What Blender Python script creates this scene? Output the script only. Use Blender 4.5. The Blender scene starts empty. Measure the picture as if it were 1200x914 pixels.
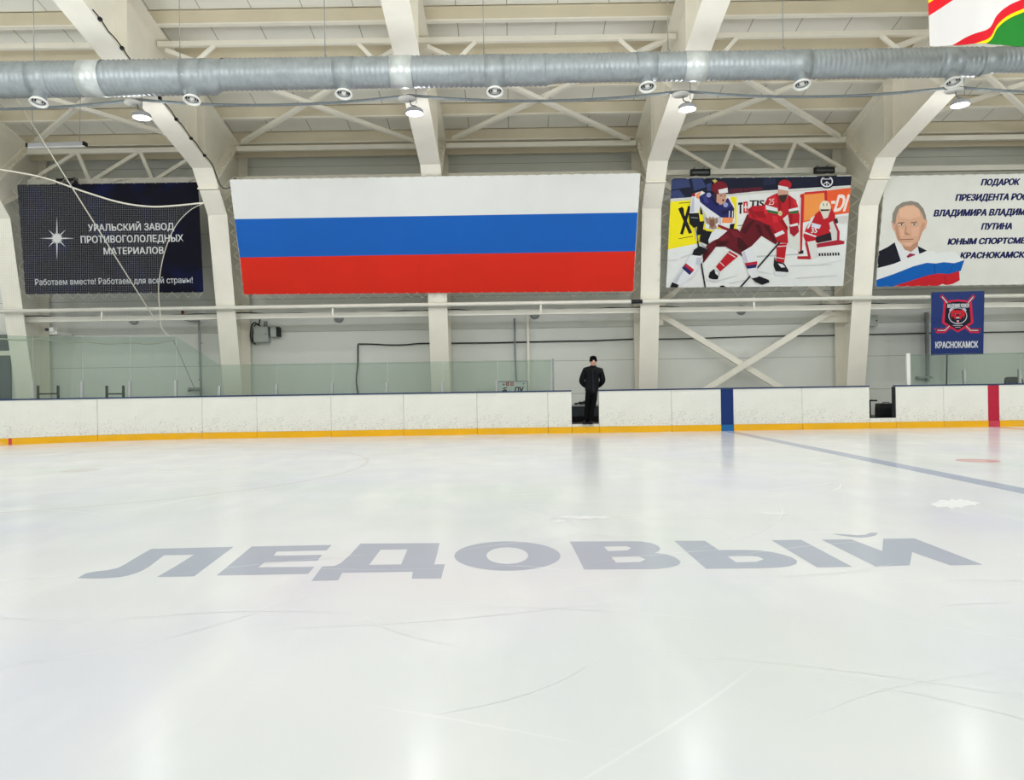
import bpy, bmesh, math, random
from mathutils import Vector, Matrix
from mathutils.geometry import tessellate_polygon
random.seed(7)
S = bpy.context.scene
COL = S.collection
# ------------------------------------------------------------------ camera
F_PX, ROLL, HC, BOARD_Y = 880.0, 0.0153, 1.22, 19.6
cam = bpy.data.cameras.new('camera'); camo = bpy.data.objects.new('camera', cam); COL.objects.link(camo)
cam.sensor_width = 36.0; cam.lens = F_PX / 1200 * 36.0; cam.shift_y = -3 / 1200; cam.clip_end = 200
ca, sa = math.cos(ROLL), math.sin(ROLL)
camo.matrix_world = Matrix(((ca, sa, 0, 0), (0, 0, -1, 0), (-sa, ca, 0, HC), (0, 0, 0, 1)))
S.camera = camo
# ------------------------------------------------------------------ exposure, world, lamps of the hall, added fill
S.view_settings.view_transform = 'Standard'; S.view_settings.look = 'None'
S.view_settings.gamma = 1.0; S.view_settings.use_curve_mapping = False
S.view_settings.exposure = 0.0
S.cycles.diffuse_bounces = 10; S.cycles.max_bounces = 12; S.cycles.transparent_max_bounces = 16
W = bpy.data.worlds.new('hall_air'); S.world = W; W.use_nodes = True
W.node_tree.nodes['Background'].inputs[0].default_value = (0.9, 0.95, 1, 1)
W.node_tree.nodes['Background'].inputs[1].default_value = 0.2
LAMP_X = [-8.09, -2.06, 3.97, 10.0]
FILL_POWER, ROW_POWER, LAMP_FILL = 268.0, 22.0, 36.0
def downlight(loc, power, size=0.36, color=(0.975, 0.99, 1.0)):
    l = bpy.data.lights.new('hall_lamp_light', 'AREA'); l.shape = 'DISK'; l.size = size; l.energy = power; l.color = color
    o = bpy.data.objects.new('hall_lamp_light', l); o.location = loc; COL.objects.link(o)
def fill_light(loc, power, radius=0.3, color=(0.975, 0.99, 1.0)):
    l = bpy.data.lights.new('hall_fill_light', 'POINT'); l.shadow_soft_size = radius; l.energy = power; l.color = color
    o = bpy.data.objects.new('hall_fill_light', l); o.location = loc; COL.objects.link(o)
for yy, pw in ((10.2, FILL_POWER), (4.4, FILL_POWER*.32), (-1.4, FILL_POWER*.18)):      # unseen rows of the hall's lamps, made all-round to brighten the ceiling
    for xx in (-26, -20, -14.1, -8.09, -2.06, 3.97, 10.0, 16, 22, 27):
        fill_light((xx, yy, 7.2), pw)
for xx in (-26, -20, -14.1, 16.1, 22, 27):
    downlight((xx, 16.6, 7.25), ROW_POWER); fill_light((xx, 16.6, 7.0), LAMP_FILL)  # point lights are fill added below this unseen row to lighten wall and ceiling

# ------------------------------------------------------------------ helpers
def lin(c):
    return tuple(((v / 255) / 12.92 if v / 255 <= 0.04045 else ((v / 255 + 0.055) / 1.055) ** 2.4) for v in c[:3]) + (1.0,)
MATS = {}
def mat(name, rgb, rough=0.6, metal=0.0, var=0.05, scale=3.0, spec=0.3, emit=0.0):
    if name in MATS: return MATS[name]
    m = bpy.data.materials.new(name); m.use_nodes = True; nt = m.node_tree; b = nt.nodes['Principled BSDF']
    b.inputs['Roughness'].default_value = rough; b.inputs['Metallic'].default_value = metal
    b.inputs['Specular IOR Level'].default_value = spec
    c = lin(rgb); b.inputs['Base Color'].default_value = c
    if var > 0:
        tc = nt.nodes.new('ShaderNodeTexCoord'); n = nt.nodes.new('ShaderNodeTexNoise')
        n.inputs['Scale'].default_value = scale; n.inputs['Detail'].default_value = 5
        r = nt.nodes.new('ShaderNodeValToRGB')
        r.color_ramp.elements[0].position = 0.3; r.color_ramp.elements[1].position = 0.7
        r.color_ramp.elements[0].color = tuple(v * (1 - var) for v in c[:3]) + (1,)
        r.color_ramp.elements[1].color = tuple(min(1, v * (1 + var)) for v in c[:3]) + (1,)
        nt.links.new(tc.outputs['Object'], n.inputs['Vector']); nt.links.new(n.outputs['Fac'], r.inputs['Fac'])
        nt.links.new(r.outputs['Color'], b.inputs['Base Color'])
    if emit > 0:
        b.inputs['Emission Color'].default_value = c; b.inputs['Emission Strength'].default_value = emit
    MATS[name] = m; return m

def uv(px, py):
    u, v = px - 600, py - 457
    return u - ROLL * v, v + ROLL * u + 3
def P(px, py, Y):
    u, v = uv(px, py); return Vector((u * Y / F_PX, Y, HC - v * Y / F_PX))
def G(px, py, z=0.0):
    u, v = uv(px, py); Y = (HC - z) * F_PX / v; return (u * Y / F_PX, Y)

class MB:
    def __init__(s): s.v, s.f, s.m, s.sm = [], [], [], []
    def add(s, vs, fs, mi=0, smooth=False):
        o = len(s.v); s.v += [tuple(x) for x in vs]
        for f in fs: s.f.append(tuple(o + i for i in f)); s.m.append(mi); s.sm.append(smooth)
        return s
    def box(s, x0, x1, y0, y1, z0, z1, mi=0, M=None):
        vs = [Vector(p) for p in ((x0,y0,z0),(x1,y0,z0),(x1,y1,z0),(x0,y1,z0),(x0,y0,z1),(x1,y0,z1),(x1,y1,z1),(x0,y1,z1))]
        if M is not None: vs = [M @ p for p in vs]
        return s.add(vs, [(0,3,2,1),(4,5,6,7),(0,1,5,4),(1,2,6,5),(2,3,7,6),(3,0,4,7)], mi)
    def tube(s, pts, r, n=8, mi=0, caps=True, smooth=True):
        pts = [Vector(p) for p in pts]; rings = []; up = None
        for i, p in enumerate(pts):
            d = (pts[min(i+1, len(pts)-1)] - pts[max(i-1, 0)]).normalized()
            if up is None:
                up = Vector((0,0,1)) if abs(d.z) < 0.9 else Vector((0,1,0))
            a = d.cross(up).normalized(); b = a.cross(d).normalized(); up = b
            rr = r[i] if isinstance(r, (list, tuple)) else r
            rings.append([p + a * rr * math.cos(2*math.pi*k/n) + b * rr * math.sin(2*math.pi*k/n) for k in range(n)])
        vs = [q for ring in rings for q in ring]; fs = []
        for i in range(len(pts)-1):
            for k in range(n):
                fs.append((i*n+k, i*n+(k+1)%n, (i+1)*n+(k+1)%n, (i+1)*n+k))
        if caps: fs += [tuple(reversed(range(n))), tuple((len(pts)-1)*n+k for k in range(n))]
        return s.add(vs, fs, mi, smooth)
    def bar(s, p, q, w, h, mi=0, up=(0,0,1)):
        """rectangular bar from p to q, width w across, height h along up"""
        p, q = Vector(p), Vector(q); d = (q-p).normalized(); u = Vector(up)
        if abs(d.dot(u)) > 0.98: u = Vector((0,1,0))
        a = d.cross(u).normalized(); b = a.cross(d).normalized()
        vs = []
        for e in (p, q):
            for (i, j) in ((-1,-1),(1,-1),(1,1),(-1,1)): vs.append(e + a*w/2*i + b*h/2*j)
        return s.add(vs, [(3,2,1,0),(4,5,6,7),(0,1,5,4),(1,2,6,5),(2,3,7,6),(3,0,4,7)], mi)
    def prism_x(s, poly, x0, x1, mi=0):
        """poly of (y,z) extruded along x"""
        n = len(poly); vs = [(x0,y,z) for y,z in poly] + [(x1,y,z) for y,z in poly]
        tri = tessellate_polygon([[Vector((y,z,0)) for y,z in poly]])
        fs = [tuple(t) for t in tri] + [tuple(n+i for i in reversed(t)) for t in tri]
        fs += [(i, (i+1)%n, n+(i+1)%n, n+i) for i in range(n)]
        return s.add(vs, fs, mi)
    def prism_z(s, poly, z0, z1, mi=0):
        n = len(poly); vs = [(x,y,z0) for x,y in poly] + [(x,y,z1) for x,y in poly]
        tri = tessellate_polygon([[Vector((x,y,0)) for x,y in poly]])
        fs = [tuple(reversed(t)) for t in tri] + [tuple(n+i for i in t) for t in tri]
        fs += [(i, (i+1)%n, n+(i+1)%n, n+i) for i in range(n)]
        return s.add(vs, fs, mi)
    def strip(s, pts, x0, x1, t, mi=0):
        """flange plate following (y,z) points, thickness t to the outer (+normal) side"""
        n = len(pts); off = []
        for i in range(n):
            a = Vector(pts[max(i-1,0)]); b = Vector(pts[min(i+1,n-1)]); d = (b-a).normalized(); nn = Vector((-d.y, d.x))
            off.append((pts[i][0]+nn.x*t, pts[i][1]+nn.y*t))
        for i in range(n-1):
            s.prism_x([pts[i], pts[i+1], off[i+1], off[i]], x0, x1, mi)
        return s
    def lathe(s, prof, c, axis=(0,0,1), n=20, mi=0):
        """prof: list of (r, h) along axis"""
        ax = Vector(axis).normalized(); a = ax.orthogonal().normalized(); b = ax.cross(a); c = Vector(c); vs = []; fs = []
        for r, h in prof:
            vs += [c + ax*h + (a*math.cos(2*math.pi*k/n) + b*math.sin(2*math.pi*k/n))*max(r,1e-4) for k in range(n)]
        for i in range(len(prof)-1):
            for k in range(n): fs.append((i*n+k, i*n+(k+1)%n, (i+1)*n+(k+1)%n, (i+1)*n+k))
        return s.add(vs, fs, mi, True)
    def ell(s, c, rx, ry, rz, n=14, m=9, mi=0, M=None):
        vs = []; fs = []; c = Vector(c)
        for i in range(m+1):
            t = math.pi*i/m
            for k in range(n):
                p = Vector((rx*math.sin(t)*math.cos(2*math.pi*k/n), ry*math.sin(t)*math.sin(2*math.pi*k/n), rz*math.cos(t)))
                if M is not None: p = M @ p
                vs.append(c+p)
        for i in range(m):
            for k in range(n): fs.append((i*n+k, (i+1)*n+k, (i+1)*n+(k+1)%n, i*n+(k+1)%n))
        return s.add(vs, fs, mi, True)
    def build(s, name, mats, parent=None, off=None):
        me = bpy.data.meshes.new(name)
        o_ = Vector(off) if off is not None else Vector((0,0,0))
        me.from_pydata([tuple(Vector(v)-o_) for v in s.v], [], s.f)
        for m in (mats if isinstance(mats, list) else [mats]): me.materials.append(m)
        me.polygons.foreach_set('material_index', s.m); me.polygons.foreach_set('use_smooth', s.sm)
        me.update()
        o = bpy.data.objects.new(name, me); COL.objects.link(o)
        if parent is not None: o.parent = parent
        return o
def tag(o, label=None, cat=None, group=None, kind=None):
    for k, v in (('label', label), ('category', cat), ('group', group), ('kind', kind)):
        if v: o[k] = v
    return o
def thing(name, label, cat, loc=(0,0,0), group=None):
    o = bpy.data.objects.new(name, None); o.location = loc; o.empty_display_size = 0.1; COL.objects.link(o)
    return tag(o, label, cat, group)
def part(mb, name, m, parent):
    """mb is in world coordinates; store it relative to its (unrotated) parent"""
    off = Vector((0,0,0)); p = parent
    while p is not None: off += p.location; p = p.parent
    return mb.build(name, m, parent, off)
def solo(mb, name, m, label, cat, group=None):
    lo = Vector([min(v[i] for v in mb.v) for i in range(3)]); hi = Vector([max(v[i] for v in mb.v) for i in range(3)])
    base = Vector(((lo.x+hi.x)/2, (lo.y+hi.y)/2, lo.z))
    o = mb.build(name, m, None, base); o.location = base
    return tag(o, label, cat, group)
def struct(mb, name, m, parent=None):
    o = mb.build(name, m, parent); o['kind'] = 'structure'; return o
def copy_tree(o, parent=None):
    c = o.copy(); COL.objects.link(c); c.parent = parent
    for ch in list(o.children): copy_tree(ch, c)
    return c

def smooth(pts, n):
    out = []
    for i in range(len(pts)-1):
        p0, p1, p2, p3 = (Vector(pts[max(0, min(len(pts)-1, i+k))]) for k in (-1, 0, 1, 2))
        for k in range(n):
            f = k/n; out.append(tuple(.5*((2*p1)+(p2-p0)*f+(2*p0-5*p1+4*p2-p3)*f*f+(3*p1-p0-3*p2+p3)*f**3)))
    return out+[tuple(pts[-1])]

# ------------------------------------------------------------------ materials
def nodes_of(m): return m.node_tree.nodes, m.node_tree.links
STEEL = mat('cream_painted_steel', (238, 234, 222), 0.5, 0, 0.03, 2.0)
RAILW = mat('white_painted_rail', (232, 230, 220), 0.45, 0, 0.03, 2.0)
BOLT = mat('pale_bolt_heads', (232, 229, 215), 0.4, 0, 0)
ROOFM = mat('pale_roof_panel', (232, 231, 223), 0.6, 0, 0.02, 1.0)
PURL = mat('shaded_purlin_web', (214, 204, 180), 0.55, 0, 0.04, 1.5)  # browner tone paints the web's shade beside the flange lit from the ice
def seams(m, axis, pitch, width, dark):
    """thin panel joints: a line every `pitch` metres along axis"""
    n, l = nodes_of(m); b = n['Principled BSDF']
    src = b.inputs['Base Color'].links[0].from_socket
    tc = n.new('ShaderNodeTexCoord'); sp = n.new('ShaderNodeSeparateXYZ'); l.new(tc.outputs['Object'], sp.inputs[0])
    fr = n.new('ShaderNodeMath'); fr.operation = 'FLOORED_MODULO'; fr.inputs[1].default_value = pitch; l.new(sp.outputs[axis], fr.inputs[0])
    lt = n.new('ShaderNodeMath'); lt.operation = 'LESS_THAN'; lt.inputs[1].default_value = width; l.new(fr.outputs[0], lt.inputs[0])
    mx = n.new('ShaderNodeMixRGB'); mx.inputs[2].default_value = lin(dark); l.new(lt.outputs[0], mx.inputs[0]); l.new(src, mx.inputs[1])
    l.new(mx.outputs[0], b.inputs['Base Color'])
seams(ROOFM, 0, 1.15, 0.022, (165, 163, 152))
WALLM = mat('grey_wall_panel', (220, 222, 217), 0.55, 0, 0.03, 0.6)
seams(WALLM, 2, 1.0, 0.012, (150, 152, 146))
GALV = mat('galvanised_duct_steel', (160, 167, 171), 0.48, 0.6, 0.10, 6.0, 0.5)
GREYM = mat('grey_metal', (150, 154, 154), 0.45, 0.5, 0.06, 6)
DARK = mat('dark_metal', (38, 42, 48), 0.5, 0.2, 0.05)
BLACK = mat('black_plastic', (24, 25, 29), 0.55, 0, 0.04)
CORD = mat('pale_cord', (205, 202, 188), 0.8, 0, 0)
CABLE = mat('dark_cable', (48, 50, 52), 0.7, 0, 0)
WPLAST = mat('white_plastic', (232, 232, 228), 0.4, 0, 0)
CAPM = mat('navy_cap_rail', (38, 58, 98), 0.4, 0, 0.03)
BLUEB = mat('blue_line_paint', (14, 48, 112), 0.45, 0, 0.04, 8)
BLUEL = mat('light_blue_kick_paint', (32, 104, 168), 0.45, 0, 0.04, 8)
REDB = mat('red_line_paint', (186, 26, 58), 0.45, 0, 0.05, 8)
REDL = mat('pale_red_kick_paint', (204, 70, 92), 0.45, 0, 0.05, 8)

def board_material():
    m = mat('scuffed_white_board', (233, 233, 226), 0.42, 0, 0.025, 2.0)
    n, l = nodes_of(m); b = n['Principled BSDF']; src = b.inputs['Base Color'].links[0].from_socket
    tc = n.new('ShaderNodeTexCoord')
    mp = n.new('ShaderNodeMapping'); mp.inputs['Scale'].default_value = (1, 1, 1.6); l.new(tc.outputs['Object'], mp.inputs[0])
    no = n.new('ShaderNodeTexNoise'); no.inputs['Scale'].default_value = 26; no.inputs['Detail'].default_value = 4; l.new(mp.outputs[0], no.inputs['Vector'])
    big = n.new('ShaderNodeTexNoise'); big.inputs['Scale'].default_value = 2.5; l.new(tc.outputs['Object'], big.inputs['Vector'])
    sp = n.new('ShaderNodeSeparateXYZ'); l.new(tc.outputs['Object'], sp.inputs[0])
    # puck marks are thickest between knee height and the kick strip
    r0 = n.new('ShaderNodeMapRange'); r0.inputs[1].default_value = 0.9; r0.inputs[2].default_value = 0.2; r0.inputs[3].default_value = 0.0; r0.inputs[4].default_value = 0.17
    l.new(sp.outputs[2], r0.inputs[0])
    a1 = n.new('ShaderNodeMath'); a1.operation = 'ADD'; l.new(no.outputs['Fac'], a1.inputs[0]); l.new(r0.outputs[0], a1.inputs[1])
    a2 = n.new('ShaderNodeMath'); a2.operation = 'MULTIPLY_ADD'; l.new(big.outputs['Fac'], a2.inputs[0]); a2.inputs[1].default_value = 0.2; l.new(a1.outputs[0], a2.inputs[2])
    rr = n.new('ShaderNodeMapRange'); rr.inputs[1].default_value = 0.765; rr.inputs[2].default_value = 0.95; rr.inputs[3].default_value = 0; rr.inputs[4].default_value = 0.42
    l.new(a2.outputs[0], rr.inputs[0])
    mx = n.new('ShaderNodeMixRGB'); mx.inputs[2].default_value = lin((120, 120, 112)); l.new(rr.outputs[0], mx.inputs[0]); l.new(src, mx.inputs[1])
    l.new(mx.outputs[0], b.inputs['Base Color'])
    return m
BOARD = board_material()
def kick_material():
    m = mat('yellow_kick_strip', (240, 180, 24), 0.4, 0, 0.04, 3.0)
    n, l = nodes_of(m); b = n['Principled BSDF']; src = b.inputs['Base Color'].links[0].from_socket
    tc = n.new('ShaderNodeTexCoord'); mp = n.new('ShaderNodeMapping'); mp.inputs['Scale'].default_value = (0.55, 1, 7); l.new(tc.outputs['Object'], mp.inputs[0])
    no = n.new('ShaderNodeTexNoise'); no.inputs['Scale'].default_value = 3.0; no.inputs['Detail'].default_value = 6; l.new(mp.outputs[0], no.inputs['Vector'])
    rr = n.new('ShaderNodeMapRange'); rr.inputs[1].default_value = 0.60; rr.inputs[2].default_value = 0.72; rr.inputs[4].default_value = 0.55; l.new(no.outputs['Fac'], rr.inputs[0])
    mx = n.new('ShaderNodeMixRGB'); mx.inputs[2].default_value = lin((226, 205, 168)); l.new(rr.outputs[0], mx.inputs[0]); l.new(src, mx.inputs[1])
    l.new(mx.outputs[0], b.inputs['Base Color']); return m
KICK = kick_material()

ICE_BASE = (233, 235, 238)
def ice_material(name, rgb, mottled=True, rough=0.19):
    m = mat(name, rgb, rough, 0, 0.0, spec=0.24); n, l = nodes_of(m); b = n['Principled BSDF']
    b.inputs['IOR'].default_value = 1.31
    tc = n.new('ShaderNodeTexCoord')
    col = None
    if mottled:
        c = lin(rgb)
        def mixin(prev, fac, colr):
            mx = n.new('ShaderNodeMixRGB'); mx.inputs[2].default_value = lin(colr); l.new(fac, mx.inputs[0])
            if prev is None: mx.inputs[1].default_value = c
            else: l.new(prev, mx.inputs[1])
            return mx.outputs[0]
        def noise(scale, vec, lo, hi, amt, detail=4, seed=0):
            mp = n.new('ShaderNodeMapping'); mp.inputs['Scale'].default_value = vec; mp.inputs['Location'].default_value = (seed, seed*0.7, 0)
            l.new(tc.outputs['Object'], mp.inputs[0])
            t = n.new('ShaderNodeTexNoise'); t.inputs['Scale'].default_value = scale; t.inputs['Detail'].default_value = detail; l.new(mp.outputs[0], t.inputs['Vector'])
            r = n.new('ShaderNodeMapRange'); r.inputs[1].default_value = lo; r.inputs[2].default_value = hi; r.inputs[4].default_value = amt; l.new(t.outputs['Fac'], r.inputs[0])
            return r.outputs[0]
        col = mixin(None, noise(0.45, (1, 0.55, 1), 0.45, 0.68, 0.8, 3), (222, 223, 240))      # lavender pools
        col = mixin(col, noise(0.30, (1, 0.9, 1), 0.48, 0.70, 0.6, 3, 11), (220, 229, 224))     # greenish pools
        col = mixin(col, noise(1.6, (1, 0.35, 1), 0.52, 0.75, 0.55, 6, 23), (246, 248, 247))    # snow dust
        # skate cuts: thin bright curves
        def cuts(scale, rot, wid, amt, seed):
            mp = n.new('ShaderNodeMapping'); mp.inputs['Rotation'].default_value = (0, 0, rot); mp.inputs['Location'].default_value = (seed, -seed, 0); l.new(tc.outputs['Object'], mp.inputs[0])
            w = n.new('ShaderNodeTexWave'); w.inputs['Scale'].default_value = scale; w.inputs['Distortion'].default_value = 9; w.inputs['Detail'].default_value = 2; w.inputs['Detail Scale'].default_value = 0.35
            l.new(mp.outputs[0], w.inputs['Vector'])
            r = n.new('ShaderNodeMapRange'); r.inputs[1].default_value = 1 - wid; r.inputs[2].default_value = 1.0; r.inputs[4].default_value = amt; l.new(w.outputs['Fac'], r.inputs[0])
            k = n.new('ShaderNodeMath'); k.operation = 'MULTIPLY'; l.new(r.outputs[0], k.inputs[0]); l.new(noise(0.8, (1,1,1), 0.5, 0.65, 1.0, 3, seed*3), k.inputs[1])
            return k.outputs[0]
        col = mixin(col, cuts(0.16, 0.5, 0.0002, 0.35, 2.0), (250, 251, 250))
        col = mixin(col, cuts(0.13, 1.9, 0.00012, 0.35, 5.0), (250, 251, 250))
        l.new(col, b.inputs['Base Color'])
    t = n.new('ShaderNodeTexNoise'); t.inputs['Scale'].default_value = 1.3; t.inputs['Detail'].default_value = 5; l.new(tc.outputs['Object'], t.inputs['Vector'])
    r = n.new('ShaderNodeMapRange'); r.inputs[3].default_value = rough * 0.7; r.inputs[4].default_value = rough * 1.4; l.new(t.outputs['Fac'], r.inputs[0])
    l.new(r.outputs[0], b.inputs['Roughness'])
    return m
ICE = ice_material('resurfaced_white_ice', ICE_BASE)
ICE_LETTER = ice_material('ice_over_grey_lettering', (181, 188, 203), False)
ICE_BLUE = ice_material('ice_over_blue_line', (176, 184, 206), False)
ICE_RED = ice_material('ice_over_red_line', (222, 178, 180), False)
ICE_FAINT = ice_material('ice_over_faint_circle', (222, 219, 220), False)

def glass_material():
    m = bpy.data.materials.new('greenish_rink_glass'); m.use_nodes = True; n, l = nodes_of(m); n.clear()
    out = n.new('ShaderNodeOutputMaterial'); tr = n.new('ShaderNodeBsdfTransparent'); tr.inputs[0].default_value = (0.83, 0.885, 0.85, 1)
    gl = n.new('ShaderNodeBsdfGlossy'); gl.inputs['Roughness'].default_value = 0.05
    df = n.new('ShaderNodeBsdfDiffuse'); df.inputs[0].default_value = (0.62, 0.70, 0.66, 1)
    mx0 = n.new('ShaderNodeMixShader'); mx0.inputs[0].default_value = 0.04
    mx = n.new('ShaderNodeMixShader'); fr = n.new('ShaderNodeFresnel'); fr.inputs[0].default_value = 1.35
    l.new(tr.outputs[0], mx0.inputs[1]); l.new(df.outputs[0], mx0.inputs[2])
    l.new(fr.outputs[0], mx.inputs[0]); l.new(mx0.outputs[0], mx.inputs[1]); l.new(gl.outputs[0], mx.inputs[2]); l.new(mx.outputs[0], out.inputs[0])
    return m
GLASS = glass_material()

# ------------------------------------------------------------------ the setting
FLOOR_Z, WALL_Y = 0.22, 22.75
def roof_z(Y): return 8.80 + 0.21 * (21.9 - Y) if Y >= 6 else 8.80 + 0.21 * (21.9 - 6) - 0.21 * (6 - Y)
ice = MB().add([(-32,-6,0),(32,-6,0),(32,19.72,0),(-32,19.72,0)], [(0,1,2,3)])
ice = struct(ice, 'floor', ICE)
tag(ice, 'pale skated ice sheet of the rink with grey lettering')
fb = MB().box(-32, 32, 19.75, WALL_Y, 0.0, FLOOR_Z)
struct(fb, 'floor_walkway', mat('grey_rubber_walkway', (96, 98, 98), 0.8))
struct(MB().box(-32, 32, WALL_Y, WALL_Y+0.2, 0, 9.2), 'wall_back', WALLM)
struct(MB().box(-32.2, -32, -6, WALL_Y+.2, 0, 12.4), 'wall_left', WALLM)
struct(MB().box(32, 32.2, -6, WALL_Y+.2, 0, 12.4), 'wall_right', WALLM)
struct(MB().box(-32, 32, -6.2, -6, 0, 10), 'wall_front', WALLM)
rf = MB()
rf.prism_x([(WALL_Y+.2, roof_z(WALL_Y+.2)), (6, roof_z(6)), (-6.2, roof_z(-6.2)), (-6.2, roof_z(-6.2)+.2), (6, roof_z(6)+.2), (WALL_Y+.2, roof_z(WALL_Y+.2)+.2)], -32, 32)
struct(rf, 'ceiling', ROOFM)

# door in the back wall at the far left
d = MB().box(-18.0, -15.15, WALL_Y-.06, WALL_Y-.005, FLOOR_Z, 2.42)
dr = struct(d, 'door_1', mat('dark_grey_door', (92, 98, 104), 0.5))
struct(MB().box(-18.1, -15.05, WALL_Y-.10, WALL_Y-.005, 2.42, 2.56), 'trim_1', STEEL)
struct(MB().box(-18.0, -15.15, WALL_Y-.05, WALL_Y-.005, 2.56, 3.05), 'window_1', mat('dark_transom', (84, 88, 92), 0.3))

# markings in the ice (children of the ice sheet)
def flat(polys, name, m, z):
    mb = MB()
    for kk, poly in enumerate(polys):
        rings = poly if isinstance(poly[0][0], (list, tuple)) else [poly]
        flatv = [p for r in rings for p in r]
        tri = tessellate_polygon([[Vector((x, y, 0)) for x, y in r] for r in rings])
        fs = []
        for t in tri:
            a, b, c = (Vector(flatv[i]) for i in t)
            cr = (b-a).x*(c-a).y - (b-a).y*(c-a).x
            fs.append(t if cr > 0 else tuple(reversed(t)))
        mb.add([(x, y, z+kk*5e-6) for x, y in flatv], fs)
    o = mb.build(name, m, ice); return o
def ellp(cx, cy, rx, ry, n=48): return [(cx+rx*math.cos(2*math.pi*k/n), cy+ry*math.sin(2*math.pi*k/n)) for k in range(n)]
letters = {
 'El': [[(91,677.6),(100,672),(112,669.6),(126,668.2),(138,665.5),(147,661),(155,656),(166,649.5),(177.5,643.2),(226,642),(273.8,640.8),(250,658.5),(227.5,675.4),(183.8,676.2),(205,664),(227.5,650),(192.5,650.7),(184,657),(175,664),(168,668),(160,671.5),(150,674.5),(140,676.3),(125,677.6),(110,678)]],
 'Ie': [[(295,640.4),(388.8,638.6),(382.5,645),(324.5,646.4),(320.5,651.2),(377.5,650.2),(372,657),(310.5,658.8),(302.5,664.8),(368.8,664),(361,672.5),(253.8,674.4)]],
 'De': [[(422.5,637),(515,636.4),(512,650),(508.8,661.4),(521.2,661.2),(517,678),(482.5,678.2),(483.8,670),(401,671.3),(396,680),(365,680.8),(377.5,663.8),(392,663.2),(399,660),(410,650.5)], [(446,644.3),(477.5,643.8),(470,661.4),(432.5,662)]],
 'O': [ellp(594.6,651.6,62.2,17.2), ellp(594.4,651.1,24.4,9.7)],
 'Ve': [[(667.5,634.6),(735,634.2),(752,634.6),(764,636.6),(771,639.6),(774,642.8),(772,646),(767,647.8),(780,649.5),(790,652.6),(796,656.4),(797.5,659),(795,662),(786,664.8),(770,666.6),(745,667),(684.5,667.4),(677,652)],
        [(707.5,640.5),(734,640),(739.5,642.2),(735,644.9),(712.5,645.8)], [(716,652.5),(748,651.9),(756.5,655.4),(750,658.6),(722,659.3)]],
 'Yeru': [[(790,633.8),(826,633.7),(842.5,644.6),(870,644.4),(890,645),(905,647),(918,650),(928,653.2),(934,657),(933,661),(925,663.6),(912,665.2),(890,666),(827.5,666.6)], [(852.5,652),(880,651.4),(889,652.4),(895,655.4),(886,658.4),(862.5,658.9)]],
 'Stem': [[(903.8,633),(938.8,632.5),(998.8,664.2),(957.5,664.9)]],
 'Short': [[(962.5,632.4),(997.5,632),(1033.8,645.8),(1035,631.3),(1071,630.7),(1151.5,661.7),(1113.8,662.6),(1068.8,647),(1066,662.5),(1026,663.9)]],
 'Breve': [[(973.8,625.5),(990,626.2),(1005,627.2),(1014,626.6),(1020,624.3),(1028.8,624.1),(1026,627.5),(1018,629.4),(1008,630.2),(995,629),(984,627.4)]],
}
flat([[[G(x, y) for x, y in r] for r in rings] for rings in letters.values()], 'grey_lettering', ICE_LETTER, 0.0006)
flat([[(5.44, -5), (5.74, -5), (5.74, 19.55), (5.44, 19.55)]], 'blue_line', ICE_BLUE, 0.0006)
flat([[(12.40, -5), (12.70, -5), (12.70, 19.55), (12.40, 19.55)]], 'center_line', ICE_RED, 0.0006)
flat([[ellp(-6.9, 12.0, 4.52, 4.52, 96), ellp(-6.9, 12.0, 4.46, 4.46, 96)]], 'face_off_circle', ICE_FAINT, 0.0006)
flat([ellp(-6.9, 12.0, 0.3, 0.3, 24)], 'face_off_spot', ICE_FAINT, 0.0008)
flat([ellp(7.05, 11.4, 0.3, 0.3, 24)], 'face_off_spot', ICE_RED, 0.0008)

# skate cuts and dry snow left on the ice
ICE_CUT = ice_material('fresh_skate_cut', (239, 241, 243), False, .3)
cuts_, rnd = [], random.Random(21)
for k in range(60):
    Y = rnd.choice((rnd.uniform(2.6, 6), rnd.uniform(5, 12), rnd.uniform(9, 18.5))); x = rnd.uniform(-.68, .68)*Y; a = rnd.uniform(-.7, .9)+(math.pi if rnd.random() < .5 else 0)
    ln = rnd.uniform(.5, 2.6); cv = rnd.uniform(-.5, .5)/ln; w = rnd.uniform(.0015, .004); L1, R1 = [], []
    for i in range(9):
        f = i/8; px, py = x+ln*f*math.cos(a), Y+ln*f*math.sin(a); ww = w*math.sin(math.pi*min(.97, max(.03, f))); L1.append((px-ww*math.sin(a), py+ww*math.cos(a))); R1.append((px+ww*math.sin(a), py-ww*math.cos(a))); a += cv*ln/8
    if all(1.5 < q[1] < 19.3 for q in L1): cuts_.append(L1+R1[::-1])
for cxp, cyp, rx, ry in ((683, 606.5, 34, 1.7), (1118, 590, 26, 5), (655, 611, 10, 1.2), (905, 602, 22, 1.0)):
    cuts_.append([G(cxp+rx*math.cos(2*math.pi*k/30)*(1+.25*rnd.uniform(-1, 1)), cyp+ry*math.sin(2*math.pi*k/30)*(1+.35*rnd.uniform(-1, 1))) for k in range(30)])
flat(cuts_, 'skate_marks', ICE_CUT, 0.001)

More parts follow.
